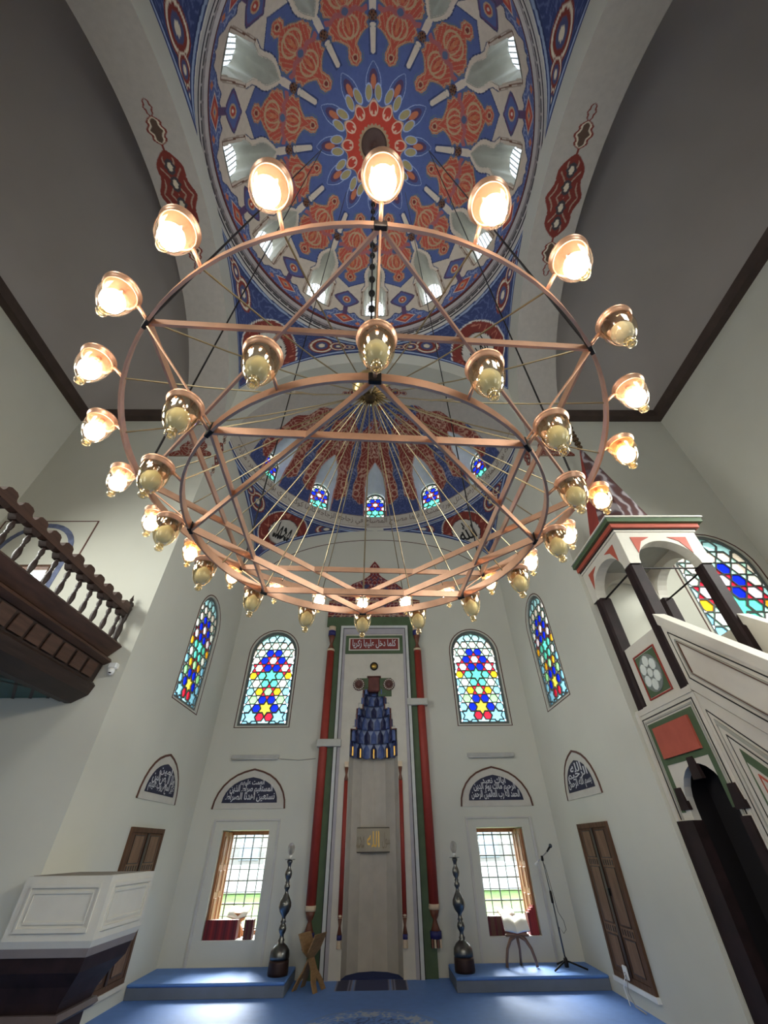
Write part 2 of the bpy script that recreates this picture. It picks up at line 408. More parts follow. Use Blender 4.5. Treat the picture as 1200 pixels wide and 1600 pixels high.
# ------------------------------------------------------------------ walls
WIN_X, WIN_W, WIN_Z0, WIN_Z1 = 2.40, 0.88, 0.44, 1.87
SG_X, SG_W, SG_Z0, SG_H, SG_R = 2.44, 1.16, 3.62, 2.18, 0.56
sg = lambda cx, w=SG_W, h=SG_H: shift(arch_pts(w-0.06, h-0.05, SG_R, 14), cx, SG_Z0+0.025)
def build_walls():
    holes = []
    for s in (-1, 1):
        holes.append((rect_pts(s*WIN_X-WIN_W/2, s*WIN_X+WIN_W/2, WIN_Z0, WIN_Z1), 0.8))
        holes.append((sg(s*SG_X), 0.25))
    holes.append((rect_pts(-0.56, 0.56, 0.0, 4.72), 0))
    # the niche notch reaches the floor: cut it out of the outline instead of a hole
    nh = holes.pop()[0]
    outer = [(-AX, 0), (-0.56, 0), (-0.56, 4.72), (0.56, 4.72), (0.56, 0), (AX, 0), (AX, 9.1), (-AX, 9.1)]
    wall('wall_back', outer, holes, f_back, 0.8, M_WALL, 'white mihrab wall with two lower windows and two stained windows')
    for nm, fn, in (('wall_left', f_left), ('wall_right', f_right)):
        wall(nm, rect_pts(YF, YB, 0, 9.1), [(sg(7.9), 0.25)], fn, 0.25, M_WALL, 'white side wall of the mihrab alcove')
    # hall front walls either side of the alcove
    hw = lambda s: shift(arch_pts(1.36, 2.0, 0.66, 14), s*5.88, 3.86)
    wall('wall_front_right', rect_pts(AX, HX, 0, 9.45), [(hw(1), 0.25)], f_front, 0.25, M_WALL, 'white hall wall behind the minbar')
    wall('wall_front_left', rect_pts(-HX, -AX, 0, 9.45), [(rect_pts(-6.05, -5.4, 4.78, 5.25), 0.3)], f_front, 0.25, M_WALL, 'white hall wall behind the gallery')
    for s, nm in ((-1, 'wall_side_left'), (1, 'wall_side_right')):
        wall(nm, rect_pts(YR, YF, 0, 9.45), [], lambda a, z, d, s=s: (s*(HX+d), a, z), 0, M_WALL, 'white side wall of the hall')
    wall('wall_rear', rect_pts(-HX, HX, 0, 13.2), [], lambda a, z, d: (a, YR-d, z), 0, M_WALL, 'white rear wall of the hall')
build_walls()

# ------------------------------------------------------------------ dark ledge mouldings (hall)
def build_ledges():
    z0, z1, p = 9.22, 9.46, 0.16
    m = mat('dark_ledge', (74, 60, 54), 0.7, noise=0.15, scale=4)
    k = 1
    for s in (-1, 1):
        MB().box(min(s*(HX-p), s*HX), max(s*(HX-p), s*HX), YR, YF-p, z0, z1).ob('trim_%d' % k, m, kind='structure', label='dark ledge moulding along the side wall'); k += 1
        MB().box(min(s*4.45, s*HX), max(s*4.45, s*HX), YF-p, YF, z0, z1).ob('trim_%d' % k, m, kind='structure', label='dark ledge moulding along the front wall'); k += 1
build_ledges()

# ------------------------------------------------------------------ vaults, arches
ZC = 8.35
def arch_z(t, r=AX): return ZC+np.sqrt(np.maximum(r*r-(AX*t)**2, 0))
def ornament_cartouche(P, x, y, yc, k=1.0, col=DRED):
    """symmetrical arabesque painting: x across, y along, centred at yc (metres)"""
    y = np.abs(y-yc)/k; x = x/k
    def body(c, h, w):
        t = (y-c)/h; inside = w*np.sqrt(np.maximum(1-np.abs(t)**1.6, 0))*(1+0.12*np.cos(t*9))-np.abs(x); return np.where(np.abs(t) < 1, inside, -1)
    b1 = body(0.0, 0.66, 0.33); b2 = body(0.93, 0.20, 0.17); b3 = body(1.24, 0.12, 0.08)
    for b in (b1, b2, b3): P.put(b > 0, col)
    P.put((np.abs(x) < 0.02) & (y < 1.3), col)
    P.put((b1 > 0.07) & (np.abs(np.sin(np.abs(x)*21+2.2*np.sin(y*9))) < 0.33), lin((176, 150, 132)))
    for c in (0.16, 0.42): P.put(body(c, 0.12, 0.10) > 0, lin((74, 68, 74))); P.put(body(c, 0.07, 0.05) > 0, CREAM)
    P.put((b2 > 0.04) & (b2 < 0.075), CREAM); P.put(b2 > 0.075, lin((96, 76, 66))); P.put(b3 > 0.03, GREY)
def build_vaults():
    for s in (-1, 1):
        side = 'left' if s < 0 else 'right'
        # soffit of the side arch, with the painted cartouches at both ends
        nu, nv = 900, 70
        th = np.linspace(0, PI, nu); xs = np.linspace(AX, 4.4, nv)
        T, Xg = [q.ravel() for q in np.meshgrid(th, xs, indexing='ij')]
        V = np.stack([s*Xg, DC+(YF-DC)*np.cos(T), ZC+AX*np.sin(T)], 1)
        P = Paint(len(T), PLAST); x = Xg-(AX+4.4)/2-0.02
        ornament_cartouche(P, x, T*3.55, PI/2*3.55)
        link('ceiling_side_arch_'+side, mesh('arch', V, grid_faces(nu, nv), True, P.c), M_PAINT, kind='structure', label='broad side arch with red arabesque cartouches')
        # inner face of the arch, up to the ring level
        n = 60; t = np.linspace(-1, 1, n); b = MB()
        b.add([(s*AX, DC+(YF-DC)*q, float(arch_z(q))) for q in t]+[(s*AX, DC+(YF-DC)*q, 12.475) for q in t], [(i, i+1, n+i+1, n+i) for i in range(n-1)])
        b.ob('wall_arch_face_'+side, M_WALL, kind='structure')
        b = MB()
        b.add([(s*4.4, DC+(YF-DC)*q, float(arch_z(q))) for q in t]+[(s*4.4, DC+(YF-DC)*q, 13.3) for q in t], [(i, i+1, n+i+1, n+i) for i in range(n-1)])
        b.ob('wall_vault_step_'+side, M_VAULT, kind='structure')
        # shallow vault over the side arm
        nu, nv = 40, 60; uu = np.linspace(0, 1, nu); vv = np.linspace(-1, 1, nv)
        U, W = [q.ravel() for q in np.meshgrid(uu, vv, indexing='ij')]
        h = 3.7*np.sqrt(np.maximum(1-U**2.2, 0)); Z = 9.4+h*np.sqrt(np.maximum(1-np.abs(W)**2.2, 0))
        V = np.stack([s*(4.4+(HX-4.4)*U), DC+(YF-DC)*W, Z], 1)
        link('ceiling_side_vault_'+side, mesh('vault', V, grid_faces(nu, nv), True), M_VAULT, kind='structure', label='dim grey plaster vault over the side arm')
        # painted trefoil at the foot of the arch, on the hall front wall
        nx, nz = 60, 60; gx, gz = [q.ravel() for q in np.meshgrid(np.linspace(-0.5, 0.5, nx), np.linspace(0, 0.95, nz), indexing='ij')]
        ins = np.maximum.reduce([1-ell_d(gx, gz, 0, 0.52, 0.2, 0.26), 1-ell_d(gx, gz, 0, 0.3, 0.3, 0.22), 1-ell_d(gx, gz, 0, 0.05, 0.46, 0.2), 0.06*(0.9-gz)/0.9-np.abs(gx)])
        keep = (ins > 0) & (gz >= 0.0); P = Paint(len(gx), DRED); P.put((ins > 0.12) & curls(np.abs(gx), gz, 20, 0.4, 0.3), lin((172, 148, 134))); P.put(gz < 0.03, BROWN)
        F = grid_faces(nx, nz); F = F[keep[F].all(1)]
        V = np.stack([s*3.92+gx, np.full_like(gx, YF-0.004), 8.0+gz], 1)
        link('wall_ornament_'+side, mesh('ornament', V, F, False, P.c), M_PAINT, kind='structure', label='red painted trefoil at the foot of the arch')
        # slim cartouche on the alcove edge
        nx, nz = 24, 120; gy, gz = [q.ravel() for q in np.meshgrid(np.linspace(-0.17, 0.17, nx), np.linspace(-0.75, 0.75, nz), indexing='ij')]
        P = Paint(len(gy), lin(WALLC)); ornament_cartouche(P, gy, gz, 0.0, 0.52)
        V = np.stack([np.full_like(gy, s*(AX-0.004)), 5.94+gy, 8.35+gz], 1)
        link('wall_cartouche_'+side, mesh('cartouche', V, grid_faces(nx, nz), False, P.c), M_PAINT, kind='structure', label='slim red painted cartouche on the edge of the alcove')
    # front arch: face and soffit
    n = 80; th = np.linspace(0, PI, n); b = MB()
    ex = AX*np.cos(th); ez = SDZ+2.92*np.sin(th)
    b.add([(x, YF, z) for x, z in zip(ex, ez)]+[(x, YF, 12.475) for x in ex], [(i, i+1, n+i+1, n+i) for i in range(n-1)])
    b.ob('wall_arch_face_front', M_WALL, kind='structure', label='pale face of the arch in front of the half dome')
    b = MB(); b.add([(x, YF, z) for x, z in zip(ex, ez)]+[(x, SDY, z) for x, z in zip(ex, ez)], [(i, i+1, n+i+1, n+i) for i in range(n-1)])
    b.ob('ceiling_front_arch', M_WALL, kind='structure', smooth=True, label='pale soffit of the front arch')
build_vaults()

# ------------------------------------------------------------------ pendentives
def pend_surface(corner, cx, cy, sx, sy, R, zr, arcz, n=200, k=120, dy=0.0):
    """corner=(+-1,+-1); returns verts grid and params"""
    th = np.linspace(0.02, PI/2-0.02, n); v = np.linspace(0, 1, k)
    T, W = [q.ravel() for q in np.meshgrid(th, v, indexing='ij')]
    c, s = np.cos(T), np.sin(T)
    d = np.minimum(sx/c, sy/s); bx, by = d*c, d*s
    t = np.where(sx/c < sy/s, by/sy, bx/sx)
    bz = np.minimum(arcz(t), zr-0.004)
    tx, ty = R*c, R*s+dy*corner[1]
    # curve from (b) to (ring): starts steep, ends leaning inwards
    e = W**1.0; hx = bx+(tx-bx)*e**1.7; hy = by+(ty-by)*e**1.7; hz = bz+(zr-bz)*e
    V = np.stack([cx+corner[0]*hx, cy+corner[1]*hy, hz], 1)
    return V, T, W, n, k
def paint_pendentive(V, T, W, n, k, cfrac=0.5, rad=0.55, cth=50.0):
    P = Paint(len(T), DBLUE); c = V[int(round((math.radians(cth)-0.02)/(PI/2-0.04)*(n-1)))*k+int(cfrac*k)]; Vg = V.reshape(n, k, 3)
    # borders: distance to boundary in metres
    db = np.linalg.norm(Vg-Vg[:, :1], axis=2).ravel(); dt = np.linalg.norm(Vg-Vg[:, -1:], axis=2).ravel()
    P.put(curls(T*3.4, W*2.2, 13, 0.5, 0.13), lin((96, 108, 150)), 0.8)
    # wing ornaments
    lat = np.abs(T-math.radians(cth))*3.4; hh = (db-dt)*0.5
    for cc, w, l in ((1.02, 0.2, 0.30), (1.42, 0.11, 0.22), (1.72, 0.06, 0.16)):
        q = np.sqrt(((lat-cc)/l)**2+((hh)/w)**2)
        P.put(q < 1, DRED); P.put((q > 0.72) & (q < 0.88), CREAM); P.put(q < 0.5, lin((80, 84, 120))); P.put(q < 0.25, CREAM)
    q = np.sqrt(((lat)/0.2)**2+((db-0.22)/0.2)**2); P.put((q < 1) & (curls(lat, db, 24)), DRED)
    r = np.linalg.norm(V-c, axis=1)
    P.put(r < rad*1.06, WHT); P.put(r < rad*1.02, DRED); P.put((r < rad*0.92) & (r > rad*0.7) & curls(V[:, 0]+V[:, 1]*0.3, V[:, 2], 9, 0.2, 0.1), lin((186, 120, 100)))
    P.put(r < rad*0.64, INK); P.put(r < rad*0.61, lin((206, 198, 188)))
    for d in (db, dt):
        P.put(d < 0.115, DBLUE*0.8); P.put((d < 0.085), LBLUE); P.put(d < 0.045, DBLUE)
    P.put(dt < 0.02, WHT)
    return P, c
def surf_text(name, s, V, F, c, out, half, m, parent):
    """letters laid onto a curved surface around point c; out = viewing direction (towards the surface)"""
    bv = BVHTree.FromPolygons([Vector(p) for p in V], [tuple(int(i) for i in f) for f in F])
    out = Vector(out).normalized(); up = Vector((0, 0, 1)); up = (up-out*up.dot(out)).normalized(); rt = out.cross(up)
    v, f = text_mesh(s, True, 0.02); P = []
    for a, b in v:
        p = Vector(c)+rt*(a-0.5)*2*half[0]+up*(b-0.5)*2*half[1]
        h = bv.ray_cast(p-out*1.0, out)
        q = (h[0] if h[0] is not None else p)-out*0.006
        P.append(q[:])
    return link(name, mesh(name, P, f), m, parent)
def build_pendentives():
    arc_main = lambda t: ZC+np.sqrt(np.maximum(4.1**2-(AX*t)**2, 0))
    names = {(-1, 1): 'عمر', (1, 1): 'ابو بكر', (-1, -1): 'عثمان', (1, -1): 'علي'}
    for cn, nm in names.items():
        V, T, W, n, k = pend_surface(cn, 0, DC, AX, YF-DC, DRING+0.006, DZ, arc_main, dy=DD-DC)
        P, c = paint_pendentive(V, T, W, n, k, 0.55, 0.70, 50); F = grid_faces(n, k)
        o = link('ceiling_pendentive', mesh('pendentive', V, F, True, P.c), M_PAINT, kind='structure', label='blue painted pendentive under the main dome with a red roundel')
        if cn[1] > 0: surf_text('lettering', nm, V, F, c, (cn[0]*0.55, 0.6, 0.62), (0.27, 0.25), M_BLACK, o)
    arc_s = lambda t: 7.72+(SDZ-0.02-7.72)*np.sqrt(np.maximum(1-np.abs(t)**2.0, 0))
    for s, nm in ((-1, 'محمد'), (1, 'ﷲ')):
        V, T, W, n, k = pend_surface((s, 1), 0, SDY, AX-0.004, YB-SDY-0.004, SDR+0.006, SDZ+0.006, arc_s)
        P, c = paint_pendentive(V, T, W, n, k, 0.56, 0.68, 49); F = grid_faces(n, k)
        o = link('ceiling_pendentive', mesh('pendentive', V, F, True, P.c), M_PAINT, kind='structure', label='blue painted corner pendentive under the half dome with a red roundel')
        surf_text('lettering', nm, V, F, c, (s*0.5, 0.75, 0.45), (0.26, 0.24), M_BLACK, o)
    # unseen slabs added over the dome and half-dome corners to block light leaks
    flat = lambda a, y, d: (a, y, d)
    cir = [(DRING*math.sin(2*PI*i/72), DD+DRING*math.cos(2*PI*i/72)) for i in range(72)]
    for nm, out_, hole, z in (('leak_seal_slab', rect_pts(-AX-1.0, AX+1.0, YR-0.1, YF+0.5), cir, 12.475),):
        wall(nm, out_, [(hole, 0)], lambda a, y, d, z=z: (a, y, z), 0, M_VAULT)
    arc_ = [((SDR+0.002)*math.cos(PI*i/48), SDY+(SDR+0.002)*math.sin(PI*i/48)) for i in range(49)]
    o_ = [(-AX-0.3, SDY-0.02), (-SDR-0.002, SDY-0.02)]+list(reversed(arc_))+[(SDR+0.002, SDY-0.02), (AX+0.3, SDY-0.02), (AX+0.3, YB+0.3), (-AX-0.3, YB+0.3)]
    wall('leak_seal_slab', o_, [], lambda a, y, d: (a, y, 9.08), 0, M_VAULT)
    # thin painted arch line on the mihrab wall
    b = MB(); th = np.linspace(0.3, PI-0.3, 40)
    ribbon(b, [(3.2*math.cos(t), 7.15+1.48*math.sin(t)) for t in th], f_back, 0.022, -0.004, -0.001, False)
    b.ob('wall_painted_line', M_LINE, kind='structure')
build_pendentives()

# ------------------------------------------------------------------ main dome: drum, shell, windows
NW = 12
def dome_pt(az, el, R=DRING, rise=DH, cz=DB, cy=DD):
    return np.stack([R*np.cos(el)*np.sin(az), cy+R*np.cos(el)*np.cos(az), cz+rise*np.sin(el)], -1)
def niche_half(el):
    """half width (m) of a dome window opening as a function of elevation in degrees"""
    e = np.asarray(el, float)
    w = np.interp(e, [9.9, 10.0, 24, 26, 28, 29.5, 31.5, 35, 37.5, 39.5, 42, 42.1], [0, 0.34, 0.34, 0.335, 0.27, 0.205, 0.21, 0.235, 0.2, 0.12, 0.0, 0.0])
    return np.where((e < 10.0) | (e > 42), -1, w)
def build_dome():
    # drum: vertical band of painted mouldings
    rows = [(0.00, DZ-0.03, DBLUE), (0.0, DZ+0.02, WHT), (0.03, DZ+0.04, WHT), (0.03, DZ+0.11, INK), (0.03, DZ+0.13, WHT), (0.05, DZ+0.15, WHT), (0.05, DZ+0.22, 'd'),
            (0.05, DZ+0.24, WHT), (0.03, DZ+0.27, lin((190, 180, 172))), (0.03, DZ+0.34, INK), (0.03, DZ+0.36, lin((190, 180, 172))), (0.02, DZ+0.5, 't'), (0.02, DZ+0.62, WHT), (0.045, DZ+0.66, WHT), (0.045, DZ+0.7, INK), (0.03, DZ+0.72, lin((200, 170, 160))), (0.03, DB-0.05, DRED), (0.0, DB+0.0, DRED)]
    nu = 720; az = np.linspace(0, 2*PI, nu, endpoint=False); Vs = []; Cs = []
    for i, (off, z, c) in enumerate(rows):
        r = DRING-off; Vs.append(np.stack([r*np.sin(az), DD+r*np.cos(az), np.full(nu, z)], 1))
        if isinstance(c, str):
            dash = (np.sin(az*90) > -0.75) if c == 'd' else (np.sin(az*150)*np.sin(az*37) > 0.55)
            cc = np.where(dash[:, None], INK if c == 'd' else GREY*0.6, WHT if c == 'd' else GREY)
        else: cc = np.tile(c, (nu, 1))
        Cs.append(cc)
    # two rows per band so that colours stay crisp
    V2 = []; C2 = []
    for i in range(len(rows)-1):
        V2 += [Vs[i], Vs[i+1]]; C2 += [Cs[i+1], Cs[i+1]]
    k = len(V2); V = np.stack(V2, 1).reshape(-1, 3); C = np.stack(C2, 1).reshape(-1, 3)
    link('ceiling_dome_drum', mesh('drum', V, grid_faces(nu, k, True), False, C), M_PAINT, kind='structure', label='painted moulding ring below the dome')
    # shell
    nu, nv = 1080, 330
    az = np.linspace(0, 2*PI, nu, endpoint=False); el = np.concatenate([np.linspace(0, 66, 250), np.linspace(66, 89.5, nv-250+1)[1:]])
    A, E_ = [q.ravel() for q in np.meshgrid(np.degrees(az), el, indexing='ij')]
    a = (A+15) % 30-15; r = DRING*np.cos(np.radians(E_)); xw = np.radians(a)*r; b15 = 15-np.abs(a); xm = np.radians(b15)*r
    y = E_*0.0642
    sg_ = np.sign(a)
    P = Paint(len(A), CREAM*0.92)
    # --- lower blue scallops and diamonds, on the axis between windows
    lob = np.interp(xm, [0, 0.25, 0.42, 0.55, 0.72, 0.95], [11, 10.2, 9.2, 6.0, 4.0, 2.2])+0.8*np.cos(xm*22)
    low = E_ < lob; P.put(E_ < lob+0.7, BLUE*0.45); P.put(low, BLUE); P.put(low & curls(xm, y, 16, 0.3, 0.14), LBLUE, 0.8)
    dd = np.abs(xm)/0.27+np.abs(E_-6.2)/3.4; P.put(dd < 1.2, CREAM); P.put(dd < 1.08, RED); P.put(dd < 0.62, ORNG); P.put(dd < 0.4, SAND); P.put(dd < 0.2, BLUE)
    dd = np.abs(xm-0.42)/0.08+np.abs(E_-3.2)/1.6; P.put(dd < 1, ORNG)
    nk = (np.abs(xm) < 0.07) & (E_ > 9) & (E_ < 16); P.put(nk, PURPL*0.8)
    sp = (1-np.abs(xm)/0.36-(np.abs(E_-19.3)/5.2)**1.3)*0.2; P.put(sp > -0.02, BLUE*0.4); P.put(sp > 0, PURPL*0.9); P.put(sp > 0.03, BLUE); e2 = ell_d(xm, E_, 0, 19.3, 0.13, 2.2); P.put(e2 < 1, SAND); P.put(e2 < 0.7, RED); P.put(e2 < 0.3, CREAM)
    P.put(E_ < 0.8, DRED)
    # --- blue field
    bnd = 27.2+np.interp(xm, [0, 0.1, 0.3, 0.5, 0.62, 0.9], [0, 1.2, 3.0, 4.5, 6.2, 7.5])
    P.put(E_ > bnd-0.5, BLUE*0.5); P.put(E_ > bnd, BLUE)
    # --- window surround
    hw = np.interp(E_, [10, 24, 26, 28, 29.5, 31.5, 35, 37.5, 39.5, 42, 43], [0.34, 0.34, 0.335, 0.27, 0.205, 0.21, 0.235, 0.2, 0.12, 0.0, -0.2])
    rim = (np.abs(xw) < hw+0.1) & (E_ > 26) & (E_ < 44.5); P.put((np.abs(xw) < hw+0.125) & (E_ > 26.5) & (E_ < 45), BLUE*0.4); P.put(rim, CREAM)
    P.put((np.abs(xw) < 0.075) & (E_ > 42) & (E_ < 47.5), CREAM)
    fr = (np.maximum(np.abs(xw)-0.40, np.maximum(10.2-E_, E_-26)*0.0642)); P.put((np.abs(fr) < 0.012) & (E_ > 9.5) & (E_ < 27), BROWN); P.put((fr > 0.02) & (fr < 0.045) & (E_ < 26.5) & (E_ > 10.2), lin((170, 152, 132)))
    # --- knot, bar
    kn = ell_d(xw, E_, 0, 49.2, 0.1, 2.0); P.put(kn < 1.15, BLUE*0.5); P.put(kn < 1, BROWN*1.1); P.put((kn < 0.95) & (np.sin(xw*75)*np.sin(E_*3.7) > 0.35), lin((40, 26, 22)))
    bar = (np.abs(xw) < np.interp(E_, [51, 51.4, 60, 60.5], [0.03, 0.075, 0.06, 0.02])) & (E_ > 51) & (E_ < 60.5)
    P.put((np.abs(xw) < 0.1) & (E_ > 50.6) & (E_ < 60.9), BLUE*0.55); P.put(bar, CREAM)
    # --- red medallions on the axis between windows
    prof = np.interp(E_, [30, 31.5, 33.5, 35, 37, 40, 43.5, 46.2, 49, 52.5, 55, 57, 59.5, 62, 63.5], [0, 0.13, 0.15, 0.08, 0.21, 0.40, 0.44, 0.30, 0.40, 0.36, 0.17, 0.085, 0.13, 0.12, 0])
    prof = prof*1.18; prof = np.where((E_ < 30) | (E_ > 63.5), -1, prof*(1+0.045*np.cos(E_*2.4)))
    halo = (np.abs(xm) < prof+0.075) & curls(xm, y, 30, 0.2, 0.3); P.put(halo, lin((104, 122, 128)), 0.75)
    md = prof-np.abs(xm); P.put(md > -0.015, SAND*0.8); P.put(md > 0, lin((196, 92, 72))); P.put((md > 0.015) & (md < 0.04), SAND)
    for cy_, rx, ry in ((41, 0.30, 4.2), (51, 0.27, 4.0)):
        q = ell_d(xm, E_, 0, cy_, rx, ry); P.put((q > 0.82) & (q < 1), SAND); q2 = ell_d(xm, E_, 0.0, cy_, rx*0.5, ry); P.put((q2 > 0.78) & (q2 < 1), SAND); P.put(q2 < 0.5, RED*0.85)
        q3 = ell_d(xm, E_, 0, cy_, 0.05, ry*0.6); P.put(q3 < 1, ORNG)
    P.put((md > 0) & (np.abs(np.sin(xm*34+E_*0.9)) < 0.2), SAND, 0.8)
    q = ell_d(xm, E_, 0, 46.2, 0.09, 1.5); P.put(q < 1.3, lin((176, 110, 110))); P.put(q < 0.85, lin((96, 110, 140)))
    arm = (np.abs(E_-46.6-0.5*np.sin(xm*20)) < 0.9) & (xm > 0.08) & (xm < 0.52); P.put(arm, lin((176, 104, 104)))
    for cy_ in (32.8, 60.8):
        q = ell_d(xm, E_, 0, cy_, 0.075, 1.3); P.put(q < 1, SAND); P.put(q < 0.66, DRED)
    # --- petals round the crown
    lt = drop(xw, E_, 62.8, 76.0, 0.19); P.put(lt > -0.018, LBLUE*1.15); P.put(lt > 0.0, BLUE*0.9); q = ell_d(xw, E_, 0, 69.0, 0.085, 3.0); P.put(q < 1.35, PURPL*0.7); P.put(q < 0.8, ORNG)
    q = ell_d(np.abs(xw), E_, 0.13, 72.4, 0.085, 2.6); P.put((q < 1.18), LBLUE*1.2); P.put(q < 0.95, OLIVE)
    # --- red sun
    edge = 77.3+1.6*np.cos(np.radians(A)*12+PI)*-1.0
    edge = 77.0-2.2*np.abs(np.cos(np.radians(A)*6))**3
    P.put(E_ > edge-0.35, SAND); P.put(E_ > edge, lin((198, 72, 54)))
    q = ell_d(xw, E_, 0, 77.6, 0.12, 2.6); P.put((q > 0.8) & (q < 1.06), lin((226, 190, 160))); q = ell_d(np.abs(xw), E_, 0.05, 79.0, 0.025, 0.7); P.put(q < 1, lin((226, 190, 160)))
    rim = 82.8+0.35*np.cos(np.radians(A)*26); P.put(E_ > rim, SAND*0.75); P.put(E_ > 84.0, lin((84, 68, 60)))
    # slight wear
    V = dome_pt(np.radians(A), np.radians(E_))
    F = grid_faces(nu, nv, True)
    open_ = np.abs(xw) < niche_half(E_)
    F = F[~open_[F].all(1)]
    V = np.concatenate([V, [[0, DD, DB+DH]]]); P.c = np.concatenate([P.c, [lin((60, 48, 44))]])
    o = link('ceiling_dome', mesh('dome', V, F, True, P.c), M_PAINT, kind='structure', label='blue painted dome with red medallions and twelve small windows')
    MB().lathe([(0.001, DB+DH+0.02), (0.36, DB+DH-0.0), (0.37, DB+DH-0.03), (0.30, DB+DH-0.045), (0.12, DB+DH-0.05), (0.1, DB+DH-0.12), (0.03, DB+DH-0.2), (0.001, DB+DH-0.2)], 32, (0, DD, 0)).ob('boss', mat('dark_boss', (88, 66, 56), 0.6), o, True)
    # windows: niche shells with a lattice of small bright panes
    m_n = mat('window_niche_plaster', (158, 155, 140), 0.8); m_lat = mat('white_window_lattice', (214, 216, 212), 0.6)
    m_p = pane_mat('clear_small_pane', (244, 248, 255), 0.6, 1.0)
    els = np.concatenate([np.linspace(10, 28, 9), np.linspace(29, 42, 11)]); hws = np.maximum(niche_half(els), 0.0); hws[-1] = 0.0; hws[0] = 0.34
    shell_f = None
    for kx in range(NW):
        az0 = kx*PI/6
        if kx in (5, 6, 7): pass
        wn = thing('window_%d' % (10+kx), 'small lattice window in the dome with an ogee niche', None, (0, 0, 0), kind='structure')
        R_ = Matrix.Rotation(-az0, 3, 'Z')
        # the niche: opening outline pushed outwards (horizontally) to the glass plane
        def out(x, el, d):
            rr = DRING*math.cos(math.radians(el)); z = DB+DH*math.sin(math.radians(el))
            yy = math.sqrt(max(rr*rr-x*x, 0))+d
            p = R_ @ Vector((x, yy, 0)); return (p.x, DD+p.y, z)
        def back(x, el, dz=0.0):
            z = DB+DH*math.sin(math.radians(el)); p = R_ @ Vector((x, DRING+0.06, 0)); return (p.x, DD+p.y, z+dz)
        o1 = [(-h, e) for h, e in zip(hws, els)]+[(h, e) for h, e in zip(hws[::-1], els[::-1])]
        b = MB(); n = len(o1)
        # sill (slopes), sides and a hood that falls towards the glass head
        zt = 24.0
        b.add([out(x*1.02, e, -0.01) for x, e in o1]+[back(max(-0.29, min(0.29, x)) if e < 26 else 0.29*math.copysign(1, x)*math.sqrt(max(0, 1-((e-26)/16.0)**2)) if abs(x) > 1e-6 else 0.0, 9.6+(e-11)/31.0*23.4) for x, e in o1], [(i, (i+1) % n, n+(i+1) % n, n+i) for i in range(n-1)]+[(n-1, 0, n, 2*n-1)])
        b.ob('niche', m_n, wn, True)
        # lattice and panes
        g = MB(); z0, z1 = DB+DH*math.sin(math.radians(9.6)), DB+DH*math.sin(math.radians(33))
        cols_, rows_ = 6, 12; W0 = 0.29
        def bp(x, z, d): p = R_ @ Vector((x, DRING+0.05+d, 0)); return (p.x, DD+p.y, z)
        for i in range(cols_+1):
            x = -W0+2*W0*i/cols_; g.prism(rect_pts(x-0.012, x+0.012, z0, z1), bp, 0.0, 0.03)
        for j in range(rows_+1):
            z = z0+(z1-z0)*j/rows_; g.prism(rect_pts(-W0, W0, z-(0.02 if j % 2 else 0.012), z+(0.02 if j % 2 else 0.012)), bp, 0.0, 0.03)
        g.ob('lattice', m_lat, wn)
        g = MB(); g.prism(rect_pts(-W0, W0, z0, z1), bp, 0.032, 0.036); g.ob('pane', m_p, wn)
build_dome()

